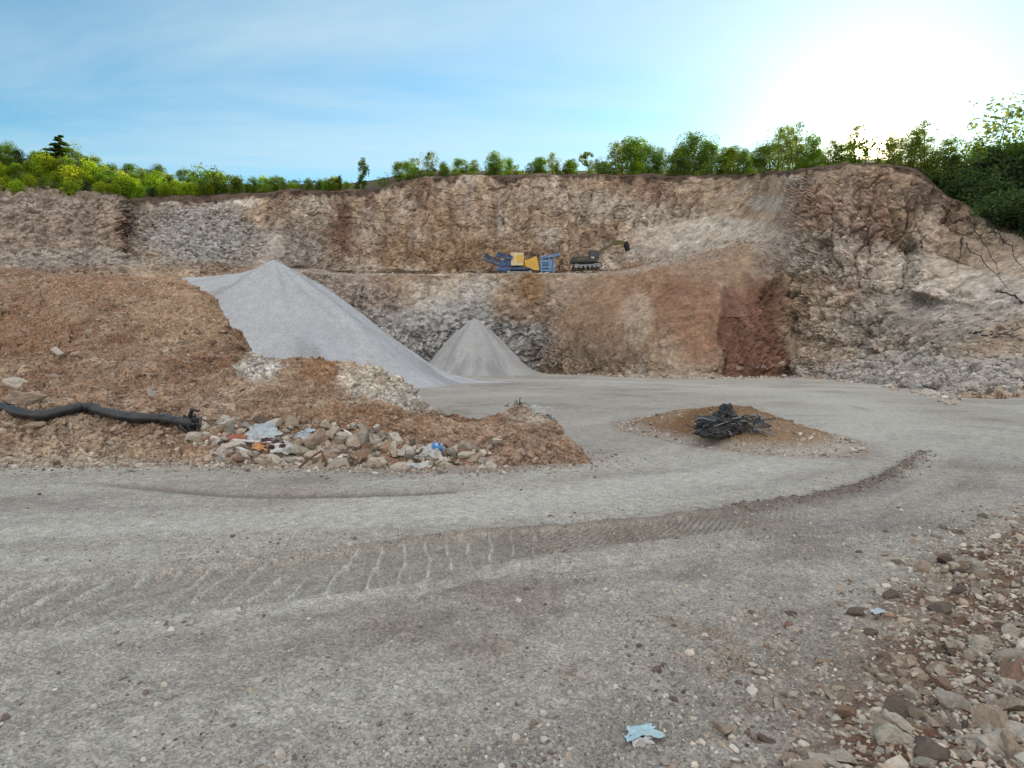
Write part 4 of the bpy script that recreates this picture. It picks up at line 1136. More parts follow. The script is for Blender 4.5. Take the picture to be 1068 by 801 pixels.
for i in range(27):
    u = 412 + 17 * i + rt.uniform(-4, 4)
    env = np.interp(u, [410, 450, 500, 560, 610, 650, 720, 780, 820, 870], [172, 163, 166, 165, 164, 150, 146, 152, 140, 146])
    k = rt.choice(['open0', 'open1', 'green0', 'green1', 'round0', 'round1'])
    plant(k, u, env + rt.uniform(-5, 14), rt.uniform(4, 11), {'r': "rounded dark green tree in the rim's second row " + spot(u), 'o': "loose olive green tree in the rim's second row " + spot(u), 'g': "fresh green leafy tree in the rim's second row " + spot(u)}[k[0]],
          group={'r': 'rounded ', 'o': 'loose ', 'g': 'fresh '}[k[0]] + "second row trees behind the middle rim", wide=1.2)
for i in range(9):
    u = 874 + 14 * i + rt.uniform(-3, 3)
    if abs(u - 908) < 7: continue
    plant(rt.choice(['open0', 'open1', 'green0']), u, np.interp(u, [870, 900, 930, 990], [143, 140, 140, 148]) + rt.uniform(-2, 12), rt.uniform(4, 9), "backlit tree in the second row around the sun", group="second row trees around the sun", wide=1.15)
plant('slim0', 378, 165, 2, "slim single tree standing at the left end of the high middle face")
plant('bare0', 405, 178, 2, "small bare twiggy tree right of the slim single tree", hmin=2)
plant('slim1', 354, 182, 3, "short thin tree left of the slim single tree")
plant('sparse0', 614, 158, 3, "thin nearly leafless tree between two leafy ones above the excavator")
for i, (k, u, v, b) in enumerate([('round1', 793, 148, 3), ('open0', 812, 131, 4), ('open1', 830, 132, 3), ('green0', 848, 138, 4), ('open0', 866, 145, 3)]):
    plant(k, u, v, b, {'r': "rounded dark green tree on the rim left of the sun", 'o': "loose olive green tree on the rim left of the sun", 'g': "fresh green leafy tree on the rim left of the sun"}[k[0]], group={'r': 'rounded ', 'o': 'loose ', 'g': 'fresh '}[k[0]] + "trees left of the sun")
plant('open0', 893, 130, 3, "thin loose crowned tree the sun shines through, left one")
plant('open1', 916, 140, 4, "thin loose crowned tree the sun shines through, right one")
plant('open0', 904, 146, 9, "short thin tree right in front of the sun's glare", hmin=2)
for i, (k, u, v, b) in enumerate([('open1', 932, 140, 3), ('open0', 950, 134, 4), ('open1', 966, 130, 5), ('open0', 984, 143, 4)]):
    plant(k, u, v, b, "loose backlit olive tree on the rim right of the sun", group="loose trees right of the sun")
for i, (k, u, v, b) in enumerate([('dark0', 1004, 158, 6), ('green1', 1018, 148, 12), ('dark1', 1036, 152, 7), ('dark0', 1052, 146, 10), ('green0', 1066, 140, 9), ('dark1', 1086, 146, 8), ('dark0', 1115, 140, 8), ('dark1', 1150, 140, 9), ('dark0', 1200, 130, 8), ('dark1', 1270, 120, 8)]):
    plant(k, u, v, b, "dense dark green tree in the wood at the right edge", group="dense trees at the right edge")
plant('tall0', 1040, 92, 9, "tall slender tree leaning right above the right edge wood", hmax=14)
for i in range(26):
    u = 978 + 6.2 * i + rt.uniform(-3, 3); v = np.interp(u, [975, 1000, 1030, 1070, 1150], [185, 180, 182, 185, 190]) + rt.uniform(-10, 22)
    plant(rt.choice(['thicket0', 'thicket1']), u, v, rt.uniform(1.0, 6), "dark shaded bush below the dense wood at the right edge", "bush", "dark bushes under the right edge wood", hmin=1.6, hmax=4)
# low growth along the rim
for i in range(46):
    u = 405 + 11.5 * i + rt.uniform(-4, 4)
    if 872 < u < 930 and rt.random() < .6: continue
    rimv = np.interp(u, [400, 440, 500, 750, 800, 850, 900, 950, 985], [196, 186, 184, 184, 182, 177, 172, 178, 200])
    plant(rt.choice(['bush0', 'bush1', 'bush2']), u, rimv - rt.uniform(7, 18), rt.uniform(1.2, 4), "low leafy bush at the lip of the quarry " + (spot(u) if u < 800 else "left of the sun" if u < 905 else "right of the sun"), "bush", "low bushes along the quarry lip", hmin=1.0, hmax=4)
for i in range(30):
    u = 205 + 6 * i + rt.uniform(-4, 4)
    plant(rt.choice(['bush0', 'green0', 'sunny0']), u, np.interp(u, [215, 260, 320, 385], [180, 186, 186, 190]) + rt.uniform(-4, 5), rt.uniform(2, 7), "low bush on the low rim between the sunlit wood and slim tree", "bush", "low bushes on the left of the middle rim", hmin=1.0, hmax=4.5)
# the sunlit wood on the rising ground at left
plant('conifer0', 62, 141, 16, "tall dark conifer standing above the sunlit wood at left", hmax=12, wide=1.9)
plant('conifer1', -4, 146, 16, "conifer cut by the left edge of the picture", hmax=12)
for i in range(86):
    u = -75 + 3.5 * i + rt.uniform(-4, 4)
    row = i % 4
    env = np.interp(u, [-80, 0, 30, 62, 100, 130, 170, 215], [142, 149, 154, 149, 166, 169, 175, 182])
    rim_v = np.interp(u, [-80, 0, 90, 140, 215], [203, 203, 207, 208, 206])
    v = env + (rim_v - 12 - env) * row / 3.4 + rt.uniform(-6, 6)
    kind = rt.choice(['green0', 'green1', 'round0', 'round1', 'dark0']) if rt.random() < (.75, .6, .4, .25)[row] else rt.choice(['sunny0', 'sunny1', 'sunny2'])
    sun_ = kind[0] == 's'
    plant(kind, u, v, [17, 12, 6, 2.5][row] + rt.uniform(-1.5, 1.5), "sunlit yellow green bush in the wood on the left rim" if sun_ else "mid green tree in the sunlit wood on the left rim",
          "bush" if sun_ else "tree", gl if sun_ else "green trees in the sunlit wood on the left rim", hmin=2.0, hmax=9)
# dead and fallen wood on the right slope
def fallen(u0, v0, u1, v1, seed, label, r=0.09, lift=.35):
    a = on_bank(u0, v0); b = on_bank(u1, v1); a.z += .2; b.z += lift
    rng = np.random.default_rng(seed); mb = MB(); n = 9; pts = []
    for i in range(n):
        t = i / (n - 1); p = a.lerp(b, t) + Vector(rng.normal(0, .1, 3)); p.z += lift * math.sin(math.pi * t); pts.append(p)
    mb.tube(pts, [r * (1 - .75 * i / (n - 1)) for i in range(n)], 6)
    L_ = (b - a).length
    for _ in range(11):
        i = rng.integers(2, n - 1); d = (pts[i] - pts[i - 1]).normalized() + Vector(rng.normal(0, .6, 3)); d.z = abs(d.z) * .7
        e = pts[i] + d.normalized() * min(L_, 6) * rng.uniform(.06, .2)
        mb.tube([pts[i], pts[i].lerp(e, .5) + Vector(rng.normal(0, .08, 3)), e], [r * .35, r * .25, .012], 4, cap=False)
    return tag(mb.build("fallen_branch", M_deadwood), label, "branch")
fallen(1004, 250, 1000, 284, 1, "bare dead trunk standing against the pale rock at right")
fallen(1016, 238, 1046, 300, 2, "long dead branch hanging down the right slope, upper one", .06)
fallen(1004, 256, 1052, 308, 3, "long dead branch hanging down the right slope, lower one", .06)
fallen(1030, 235, 1066, 285, 4, "thin dead branch near the right picture edge")
fallen(1066, 318, 1036, 308, 5, "dark tangled dead branch on the rubble at the right edge", .1)
fallen(960, 368, 1025, 348, 6, "dark dead log lying across the right rubble slope", .16, .1)
fallen(1024, 352, 1068, 352, 7, "thin pole lying level on the right rubble slope", .07, .1)

# ------------------------------------------------------------------ black pipe and black heap
M_black = plain_mat("black_plastic", (0.012, 0.012, 0.014), 0.42, 0.5, 0.4, 5, 0.03, dirt=(0.04, 0.034, 0.03))
M_char = plain_mat("charred_heap", (0.018, 0.018, 0.021), 0.55, 0.45, 0.4, 6, 0.03, dirt=(0.05, 0.046, 0.044))
M_ash = plain_mat("greyed_slats", (0.20, 0.215, 0.23), 0.8, 0.2, 0.3, 8)
pipe = empty("black_pipe", on_bank(100, 432)); base0 = pipe.location.copy()
pts = []
for u, v in ((-60, 420), (-30, 418), (0, 423), (25, 431), (50, 433), (75, 427), (92, 425), (112, 430), (130, 434), (150, 436), (172, 437), (190, 440), (204, 443)):
    q = on_bank(u, v + 6); q.z += 0.11; q.y -= .05; pts.append(q - base0)
fine_pts = [Vector(q) for q in smooth_line([tuple(p) for p in pts], 70)]
rng = np.random.default_rng(3)
mb = MB(); mb.tube(fine_pts, [0.088 + 0.010 * math.sin(i * .9) + 0.012 * rng.normal() for i in range(70)], 14)
mb.build("hose", M_black, pipe, smooth=True)
e = fine_pts[-1]; mb = MB()
for k in range(34):                                  # torn, splayed end
    d = Vector((rng.uniform(.1, 1), rng.normal(0, .6), rng.normal(.1, .7))).normalized(); L_ = rng.uniform(.1, .25)
    s0 = e + Vector(rng.normal(0, .06, 3)) - Vector((.12, 0, 0)); s2 = s0 + d * L_; s1 = s0.lerp(s2, .5) + Vector(rng.normal(0, .06, 3))
    s2.z -= .08
    mb.tube([s0, s1, s2], [.045, .04, .018], 5)
mb.build("torn_end", M_black, pipe)
tag(pipe, "long black bent pipe lying along the spoil bank with a torn end", "pipe")

hq = on_bank(762, 452)
heap = empty("black_heap", hq, 0.0, 0.86)
def lump(name, rx, ry, rz, seed, mat, loc, rough=.35, parent=None, sub=ICO3):
    import bmesh
    v_ = sub[0].copy(); v_ = v_ * (1 + rough * fbm(v_, 1.7, 4, seed) + .12 * fbm(v_, 6, 2, seed + 3))[:, None] * np.array([rx, ry, rz])
    return link(name, new_mesh(name, v_, sub[1], smooth=False), mat, parent, loc)
bm_v, bm_f = ico(5)
lump("tarpaulin", .55, .40, .26, 61, M_char, (-.15, .1, .14), .7, heap, (bm_v, bm_f))
lump("tarpaulin", .25, .24, .27, 62, M_char, (-.08, .18, .36), .8, heap, (bm_v, bm_f))
lump("tarpaulin", .34, .2, .11, 63, M_char, (-.5, -.3, .06), .8, heap, (bm_v, bm_f))
mb = MB(); mg = MB()
for k in range(95):
    c = Vector((rng.uniform(-.8, .95), rng.uniform(-.35, .5), rng.uniform(.04, .42))); c.z *= 1 - .3 * abs(c.x)
    d = Vector((rng.normal(0, 1), rng.normal(0, .7), rng.normal(0, .35))).normalized() * rng.uniform(.1, .34)
    (mg if rng.random() < .27 else mb).tube([c - d, c + Vector(rng.normal(0, .05, 3)), c + d], [.012, .018, .008], 5)
mb.build("charred_sticks", M_char, heap); mg.build("grey_sticks", M_ash, heap)
tag(heap, "heap of black plastic and charred sticks on the low dirt island", "scrap heap")

# ------------------------------------------------------------------ litter
M_white = plain_mat("white_plastic", (0.46, 0.47, 0.475), 0.6, 0.3, .15, 14, .01, dirt=(0.30, 0.25, 0.2))
M_pblue = plain_mat("pale_blue_plastic", (0.36, 0.42, 0.46), 0.45, 0.4, .15, 9, .01, dirt=(0.36, 0.36, 0.35))
M_sky = plain_mat("light_blue_film", (0.30, 0.47, 0.54), 0.4, 0.5, .25, 30, dirt=(.36,.38,.38))
M_blue = plain_mat("blue_plastic", (0.03, 0.20, 0.50), 0.35, 0.5, .15, 9)
M_orange = plain_mat("orange_plastic", (0.50, 0.24, 0.08), 0.5, 0.4, .2, 9, dirt=(0.35, 0.22, 0.14))
M_purple = plain_mat("dark_plum_cloth", (0.07, 0.035, 0.045), 0.9, 0.1, .3, 9, .01)
M_pink = plain_mat("faded_red_cloth", (0.40, 0.16, 0.12), 0.9, 0.1, .25, 9, .01)
M_rust = plain_mat("rusty_steel", (0.13, 0.065, 0.04), 0.85, 0.3, .3, 12)
def sheet(name, u, v, wpx, hpx, mat, label, seed, cat="litter", crumple=.22, thick=.006, tilt=.5, rz=None, lift=.03):
    """a crumpled piece of film or cloth, a closed sheet with thickness"""
    q = on_bank(u, v); d = (q - Vector((0, 0, EYE))).length; sc = d / FPX
    w_, h_ = wpx * sc / 2, hpx * sc / 2
    n = 26; s = np.linspace(-1, 1, n); X, Yg = np.meshgrid(s, s); X, Yg = X.ravel(), Yg.ravel()
    pt = np.stack([X, Yg, 0 * X], 1)
    rad = 1 + .75 * fbm(np.stack([np.arctan2(Yg, X) * 1.0, 0 * X, 0 * X], 1), 1.6, 3, seed)
    big_ = max(w_, h_)
    z = crumple * big_ * (1.3 * ridged(pt, (1.3, 1.3, 1), 3, seed) * .6 + .6 * fbm(pt, 3.5, 2, seed + 4))
    x, y = X * w_ * rad, Yg * h_ * rad
    c_, s_2 = math.cos(tilt), math.sin(tilt)
    top = np.stack([x, y * c_ - z * s_2, y * s_2 + z * c_], 1); bot = top - np.array([0, -s_2, c_]) * thick
    f = grid_faces(n, n); nn = n * n
    ring = [i for i in range(n)] + [n * i + n - 1 for i in range(1, n)] + [nn - 2 - i for i in range(n - 1)] + [n * i for i in range(n - 2, 0, -1)]
    side = np.array([[ring[i], ring[i - 1], ring[i - 1] + nn, ring[i] + nn] for i in range(len(ring))])
    F_ = np.concatenate([f, f[:, ::-1] + nn, side])
    o = link(name, new_mesh(name, np.concatenate([top, bot]), F_, smooth=True), mat)
    o.location = (q.x, q.y - .03, q.z + lift - top[:, 2].min() * .5); o.rotation_euler = (0, 0, rt.uniform(-.4, .4) if rz is None else rz)
    return tag(o, label, cat)
sheet("plastic_wrapper", 668, 763, 30, 15, M_sky, "small crumpled light blue wrapper lying on the gravel road in front", 1, "wrapper", .2, .002, .1, .25, .012)
sheet("plastic_wrapper", 669, 770, 15, 9, M_white, "whitish scrap of film beside the light blue wrapper on the road", 2, "wrapper", .18, .002, .1, .1, .008)
sheet("plastic_scrap", 913, 638, 11, 6, M_pblue, "small bluish scrap at the edge of the right stone bank", 3, "litter", .2, .003, .15, .3, .012)
sheet("plastic_sheet", 272, 459, 29, 20, M_pblue, "crumpled pale blue plastic sheet among stones at the bank's foot", 4, "plastic sheet", .3, .01, .9, .1)
sheet("plastic_bag", 302, 472, 30, 15, M_white, "white crumpled bag in front of the ochre boulder", 5, "plastic bag", .4, .01, .7, .2)
sheet("plastic_bag", 318, 457, 18, 11, M_pblue, "small pale blue bag against the ochre boulder", 6, "plastic bag", .4, .01, .9, -.3)
sheet("plum_cloth", 286, 466, 20, 9, M_purple, "dark plum rag between the pale blue sheet and white bag", 7, "rag", .3, .01, .7, 0)
sheet("red_cloth", 248, 460, 20, 7, M_pink, "faded red rag left of the pale blue sheet", 8, "rag", .3, .01, .8, 0)
sheet("orange_scrap", 273, 470, 11, 9, M_orange, "orange plastic scrap in front of the pale blue sheet", 9, "litter", .3, .01, .9, .2)
sheet("plastic_bag", 236, 473, 12, 12, M_white, "little white bag at the bank's foot below the red rag", 10, "plastic bag", .45, .01, .9, 0)
sheet("plastic_bag", 437, 489, 20, 9, M_white, "white bag lying on the road edge left of the blue canister", 11, "plastic bag", .4, .006, .5, .3)
sheet("plastic_bag", 446, 477, 26, 14, M_white, "dirty white bag beside the blue canister", 12, "plastic bag", .45, .01, .8, -.2)
sheet("plastic_sheet", 566, 432, 19, 10, M_white, "torn whitish sheet on top of the small dirt mound", 13, "plastic sheet", .4, .01, .9, -.4)
sheet("plastic_scrap", 128, 440, 9, 5, M_white, "tiny white scrap under the black pipe", 14, "litter", .3, .005, .6, 0)
# two white slats
for k, (a, b) in enumerate((((240, 466), (262, 475)), ((244, 462), (272, 464)))):
    A1, B1 = on_bank(*a), on_bank(*b); A1.z += .06; B1.z += .06; A1.y -= .05; B1.y -= .05
    dv = B1 - A1
    mb = MB(); mb.box((0, 0, 0), (dv.length, .05, .02), bev=.004)
    o = mb.build("white_slat", M_white); o.location = (A1 + B1) / 2; o.rotation_euler = (0.6, -math.asin(dv.z / dv.length), math.atan2(dv.y, dv.x))
    tag(o, ("lower short white slat left of the pale blue sheet", "upper white slat lying under the faded red rag")[k], "slat")
# canister
q = on_bank(455, 473)
cnr = empty("blue_canister", (q.x, q.y - .05, q.z + .07)); cnr.rotation_euler = (.5, .4, .5)
mb = MB(); mb.box((0, 0, 0), (.17, .12, .2), bev=.025); mb.build("body", M_blue, cnr, smooth=True)
mb = MB(); mb.cyl((.04, 0, .1), (.04, 0, .135), .022, 12); mb.build("cap", M_white, cnr)
mb = MB(); mb.tube([(-.06, 0, .095), (-.05, 0, .135), (0, 0, .14), (.012, 0, .095)], .011, 8); mb.build("handle", M_blue, cnr)
tag(cnr, "small bright blue plastic canister at the foot of the dirt mound", "canister")
# bent steel / stick hoop near the road edge
a, b, c = on_bank(312, 489), on_bank(335, 480), on_bank(341, 487)
mb = MB(); mid = (a + b) / 2 + Vector((.0, -.05, .1))
mb.tube([a + Vector((0, 0, .02)), mid, b + Vector((.02, -.06, .16)), c + Vector((0, -.05, .1)), c + Vector((0, -.08, .0))], [.018, .02, .022, .022, .02], 8)
tag(mb.build("bent_stick", M_rust, smooth=True), "rusty bent rod arching out of the bank at the road edge", "rod")
for k, (u, v, lab) in enumerate(((528, 420, "dead twiggy branch sticking out of the small dirt mound's left top"), (541, 418, "curved dead branch on the crest of the small dirt mound"), (575, 434, "pale dead branch on the right of the small dirt mound"))):
    a = on_bank(u, v + 4); mb = MB()
    for j in range(7):
        d = Vector((rng.normal(0, .8), rng.normal(0, .4), rng.uniform(.0, .5))).normalized() * rng.uniform(.1, .28)
        mb.tube([a - Vector((0, 0, .05)), a + d * .5 + Vector((0, 0, .03)), a + d + Vector((0, 0, -.06))], [.011, .009, .004], 5)
    tag(mb.build("dead_branch", M_ash if k == 2 else M_deadwood), lab, "branch")

# ------------------------------------------------------------------ mobile crusher on the bench
M_yel = plain_mat("yellow_paint", (0.62, 0.36, 0.03), 0.5, 0.4, .15, 2, dirt=(0.42, 0.33, 0.22))
M_cream = plain_mat("dusty_cream_paint", (0.62, 0.50, 0.28), 0.6, 0.3, .15, 2, dirt=(0.5, 0.42, 0.33))
M_bsteel = plain_mat("blue_paint", (0.035, 0.10, 0.27), 0.45, 0.4, .25, 2, dirt=(0.12, 0.15, 0.2))
M_lblue = plain_mat("light_blue_paint", (0.13, 0.28, 0.50), 0.5, 0.4, .2, 2, dirt=(0.25, 0.28, 0.32))
M_rubber = plain_mat("dark_rubber", (0.022, 0.022, 0.024), 0.8, 0.2, .3, 5)
M_steel = plain_mat("grey_steel", (0.20, 0.21, 0.22), 0.5, 0.5, .2, 5)
M_dkg = plain_mat("dark_green_paint", (0.02, 0.03, 0.027), 0.45, 0.4, .2, 4, dirt=(0.08, 0.075, 0.06))
M_olive = plain_mat("dusty_olive_paint", (0.10, 0.085, 0.03), 0.6, 0.3, .2, 4, dirt=(0.15, 0.12, 0.07))
M_glass = plain_mat("cab_glass", (0.02, 0.025, 0.03), 0.08, 0.5, .05)
def crawler(parent, cx, cy, L_, h_, w_, tilt=0.0):
    """one crawler track: belt with cleats, rollers inside"""
    mb = MB(); n = 28; r = h_ / 2
    def path(s, off=0):
        per = 2 * (L_ - h_) + math.pi * h_; d = s * per; a = L_ - h_; rr_ = r + off
        if d < a: return (-a / 2 + d, r + rr_)
        d -= a
        if d < math.pi * r: t = math.pi / 2 - d / r; return (a / 2 + rr_ * math.cos(t), r + rr_ * math.sin(t))
        d -= math.pi * r
        if d < a: return (a / 2 - d, r - rr_)
        d -= a; t = -math.pi / 2 - d / r; return (-a / 2 + rr_ * math.cos(t), r + rr_ * math.sin(t))
    outer = [path(i / 60) for i in range(60)]; inner = [path(i / 60, -.09) for i in range(60)]
    vs = [(x, -w_ / 2, z) for x, z in outer] + [(x, w_ / 2, z) for x, z in outer] + [(x, -w_ / 2, z) for x, z in inner] + [(x, w_ / 2, z) for x, z in inner]
    fs = []
    for i in range(60):
        j = (i + 1) % 60
        fs += [[i, j, 60 + j, 60 + i], [120 + j, 120 + i, 180 + i, 180 + j], [i, 120 + i, 120 + j, j], [60 + i, 60 + j, 180 + j, 180 + i]]
    mb.add(vs, fs)
    for i in range(0, 60, 2):
        (x0, z0), (x1, z1) = path(i / 60, .0), path((i + .8) / 60, .0)
        mb.box(((x0 + x1) / 2, 0, (z0 + z1) / 2), (.1, w_ * .98, .06), (0, -math.atan2(z1 - z0, x1 - x0), 0))
    o = mb.build("track", M_rubber, parent); o.location = (cx, cy, 0)
    mr_ = MB()
    for k in range(6):
        x = -(L_ - h_) / 2 + (L_ - h_) * k / 5; rad = r * .78 if k in (0, 5) else r * .45
        zc_ = r if k in (0, 5) else r * .62
        mr_.cyl((x, -w_ * .42, zc_), (x, w_ * .42, zc_), rad, 14)
    mr_.box((0, 0, r * 1.15), (L_ - h_ * 1.3, w_ * .5, r * .6), bev=.03)
    mr_.build("rollers", M_steel, o)
    return o
def conveyor(parent, a, b, width, depth, mat, name="conveyor"):
    """truss frame, belt on top, head and tail drums"""
    a, b = Vector(a), Vector(b); d = (b - a); L_ = d.length; d.normalize(); up = Vector((-d.z, 0, d.x)); up = up if up.z > 0 else -up
    root = MB()
    for s in (-1, 1):
        off = Vector((0, s * width / 2, 0))
        for h in (0, depth): root.tube([a + off + up * h, b + off + up * h], .09, 4)
        nseg = max(3, int(L_ / .9))
        for i in range(nseg):
            p = a.lerp(b, i / nseg); q2 = a.lerp(b, (i + 1) / nseg)
            root.tube([p + off + up * (0 if i % 2 else depth), q2 + off + up * (depth if i % 2 else 0)], .055, 4)
    for i in range(5):
        p = a.lerp(b, i / 4); root.tube([p - Vector((0, width / 2, 0)), p + Vector((0, width / 2, 0))], .05, 4)
    fr = root.build(name, mat, parent)
    bl_ = MB(); ang = -math.atan2(d.z, d.x)
    c = (a + b) / 2 + up * (depth + .16); bl_.box(c, (L_ + .1, width * .86, .09), (0, ang, 0), .02); bl_.build("belt", M_rubber, fr)
    dr = MB()
    for p in (a, b): dr.cyl(p + up * (depth - .02) - Vector((0, width * .48, 0)), p + up * (depth - .02) + Vector((0, width * .48, 0)), .19, 14)
    dr.build("drum", M_steel, fr)
    return fr
YC = 106.0
c0 = P(543, 288, YC); S1 = YC / FPX
cz = c0[2]
qb = on_bank(543, 290)
crusher = empty("mobile_crusher", c0)
def L(u, v): return ((u - 543) * S1, (288 - v) * S1)
for s in (-1, 1): crawler(crusher, -.2, s * 1.15, 4.6, .95, .55)
mb = MB(); mb.box((0.2, 0, 1.12), (8.6, 1.5, .42), bev=.05); mb.box((-2.4, 0, .82), (2.0, 1.3, .5), (0, .35, 0), .04); mb.build("chassis", M_bsteel, crusher)
# crusher box and its dusty cream cover
x0, z0 = L(533, 278); x1, z1 = L(546, 265)
mb = MB(); mb.box(((x0 + x1) / 2, 0, (z0 + z1) / 2), (x1 - x0, 2.3, z1 - z0), bev=.08)
for k in range(3): mb.box((x0 + .45 + k * .7, -1.17, (z0 + z1) / 2), (.08, .06, z1 - z0 - .2))
cr_ = mb.build("crusher_box", M_cream, crusher)
mb = MB(); mb.box((x0 + 1.45, -1.19, z0 + 1.15), (1.0, .05, 1.1), bev=.02); mb.build("door", M_yel, cr_)
# yellow feed hopper, sides flaring upwards and dropping to the right
mb = MB()
pts_ = [L(546.5, 273), L(552, 271.6), L(559, 268.6), L(562, 283), L(557, 283), L(548, 279)]
mb.prism(pts_, -1.45, -1.38); mb.prism(pts_, 1.38, 1.45)
ax, az_ = L(546.5, 273); bx2, bz2 = L(548, 279); mb.prism([(ax, az_), (ax + .07, az_), (bx2 + .07, bz2), (bx2, bz2)], -1.38, 1.38)
ax, az_ = L(559, 268.6); bx2, bz2 = L(562, 283); mb.prism([(ax - .07, az_), (ax, az_), (bx2, bz2), (bx2 - .07, bz2)], -1.38, 1.38)
for k in range(4):
    xx_, zz_ = L(549.5 + 3.1 * k, 276); mb.box((xx_, -1.48, zz_ - .1 * k), (.09, .07, 1.2))
hop = mb.build("hopper", M_yel, crusher)
# engine house and feeder frame at the right in light blue
mb = MB(); xe, ze = L(569, 278); mb.box((xe, 0, ze), (2.1, 1.9, 1.9), bev=.08); eng = mb.build("engine_house", M_lblue, crusher)
mb = MB()
for k in range(5): mb.box((xe - .1, -.97, ze - .5 + k * .25), (1.2, .05, .1))
mb.build("grille", M_rubber, eng)
mb = MB(); mb.cyl((xe + .4, 0, ze + .9), (xe + .4, 0, ze + 1.75), .09, 10); mb.build("exhaust", M_steel, eng)
mb = MB()
for u_, va, vb in ((564.5, 268, 286), (572, 267, 286), (577, 270, 286)):
    xa, za = L(u_, va); _, zb_ = L(u_, vb)
    for s in (-1, 1): mb.box((xa, s * 1.1, (za + zb_) / 2), (.16, .16, za - zb_))
xa, za = L(570.5, 268.5); mb.box((xa, -1.1, za), (2.6, .14, .2)); mb.box((xa, 1.1, za), (2.6, .14, .2)); xa, za = L(571, 280); mb.box((xa, -1.18, za), (2.5, .1, .14))
mb.build("support_frame", M_lblue, crusher)
a_, b_ = L(565, 271), L(583, 266.5); conveyor(crusher, (a_[0], 0, a_[1]), (b_[0], 0, b_[1]), 1.3, .28, M_lblue, "feed_conveyor")
a_, b_ = L(539, 284), L(504, 270.5); conveyor(crusher, (a_[0], 0, a_[1]), (b_[0], 0, b_[1]), 1.2, .62, M_bsteel, "discharge_conveyor")
a_, b_ = L(534, 272), L(518, 268); conveyor(crusher, (a_[0], -.9, a_[1]), (b_[0], -.9, b_[1]), .9, .4, M_bsteel, "side_conveyor")
mb = MB()
for u_, va, vb in ((514, 271, 276), (520, 269, 280), (527, 268, 284), (531, 268, 284)):
    xa, za = L(u_, va); _, zb_ = L(u_, vb)
    for s in (-.8, .7): mb.tube([(xa, s, za), (xa + .5, s, zb_)], .07, 5)
mb.box((L(527, 275)[0], 0, L(527, 275)[1]), (1.7, 1.3, .9), bev=.05)
mb.build("conveyor_brace", M_bsteel, crusher)
tag(crusher, "blue and yellow mobile crusher with a raised conveyor on the quarry bench", "crusher")

# ------------------------------------------------------------------ excavator on the bench
YE = 104.0; S2 = YE / FPX
exc = empty("excavator", P(612, 281, YE)); exc.rotation_euler = (0, -.04, 0)
def E(u, v): return ((u - 612) * S2, (281 - v) * S2)
for s in (-1, 1): crawler(exc, 0, s * 1.15, 4.7, .95, .6)
mb = MB(); mb.box((0, 0, .75), (2.2, 1.8, .4), bev=.05); mb.cyl((0, 0, .9), (0, 0, 1.15), .75, 20); mb.build("undercarriage", M_steel, exc)
mb = MB(); mb.prism([(-2.2, 1.12), (1.5, 1.12), (1.75, 1.5), (1.3, 1.95), (-.2, 2.05), (-1.6, 1.95), (-2.3, 1.7)], -1.25, 1.25); hb = mb.build("house", M_dkg, exc)
mb = MB(); mb.box((-.9, -1.265, 1.6), (1.5, .05, .35), bev=.01); mb.build("side_panel", M_olive, hb)
mb = MB()
for a_, b_ in (((-1.9, -1.2, 1.95), (-1.9, -1.2, 2.45)), ((-.4, -1.2, 2.0), (-.4, -1.2, 2.45)), ((-1.9, -1.2, 2.45), (-.4, -1.2, 2.45))): mb.tube([a_, b_], .04, 5)
mb.build("handrail", M_steel, hb)
mb = MB(); mb.prism([(-2.62, 1.15), (-2.15, 1.15), (-2.05, 1.95), (-2.5, 1.9), (-2.72, 1.6)], -1.3, 1.3); mb.build("counterweight", M_dkg, exc)
mb = MB(); mb.prism([(.25, 1.9), (1.85, 1.5), (2.0, 2.1), (1.6, 2.95), (.4, 2.95)], -1.28, -.3); cab_ = mb.build("cab", M_dkg, exc)
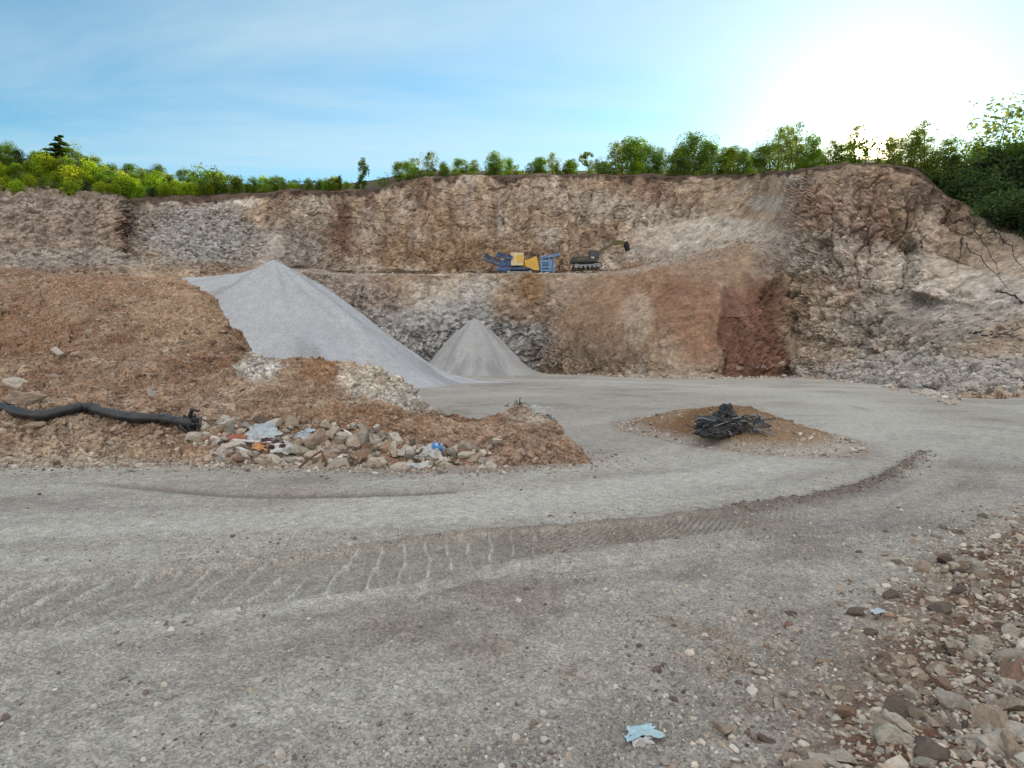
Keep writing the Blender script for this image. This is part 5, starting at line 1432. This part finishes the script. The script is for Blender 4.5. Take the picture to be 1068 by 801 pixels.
mb = MB(); mb.prism([(.5, 2.1), (1.7, 1.85), (1.8, 2.15), (1.5, 2.8), (.55, 2.8)], -1.30, -1.283); mb.build("window", M_glass, cab_)
mb = MB(); mb.prism([(1.62, 2.94), (1.66, 2.95), (2.03, 2.13), (2.0, 2.1)], -1.2, -.38); mb.build("windscreen", M_glass, cab_)
mb = MB(); mb.box((.9, -1.265, 1.75), (.5, .06, .3)); mb.build("white_panel", M_white, cab_)
# boom, stick, bucket
bo = [(1.2, 1.7), (2.1, 3.0), (3.0, 3.6), (4.8, 4.35), (4.95, 4.2), (4.85, 4.02), (3.1, 3.1), (2.4, 2.5), (1.5, 1.35)]
mb = MB(); mb.prism(bo, -.15, .45); boom = mb.build("boom", M_olive, exc)
mb = MB(); mb.tube([(1.9, .15, 1.45), (3.0, .15, 2.9)], .09, 10); mb.tube([(2.3, .15, 3.25), (4.0, .15, 4.3), (4.6, .15, 4.75)], .08, 10); mb.build("hydraulic_ram", M_steel, boom)
st_ = [(4.45, 4.9), (4.9, 4.72), (6.6, 4.38), (6.8, 4.1), (6.6, 3.95), (4.75, 3.9), (4.4, 4.4)]
mb = MB(); mb.prism(st_, -.05, .35); stick = mb.build("stick", M_olive, exc)
bk_ = [(6.45, 4.25), (6.85, 4.35), (7.15, 3.7), (7.25, 2.9), (6.85, 2.75), (6.65, 3.2), (6.5, 3.7)]
mb = MB(); mb.prism(bk_, -.5, -.44); mb.prism(bk_, .74, .8)
for i in (1, 2, 3): mb.prism([bk_[i], bk_[i + 1], (bk_[i + 1][0] - .06, bk_[i + 1][1] + .05), (bk_[i][0] - .06, bk_[i][1])], -.44, .74)
buck = mb.build("bucket", M_rubber, exc)
mb = MB()
for k in range(5): mb.box((6.82, -.35 + .25 * k, 2.68), (.1, .12, .28), (0, .4, 0))
mb.build("bucket_teeth", M_steel, buck)
tag(exc, "dark tracked excavator with its arm stretched to the right on the quarry bench", "excavator")
q = on_bank(597, 281)
place_rock((q.x, q.y - .3, q.z + .2), 0.55, 0, rs, "small white block beside the excavator's tracks", "block", mesh=2)
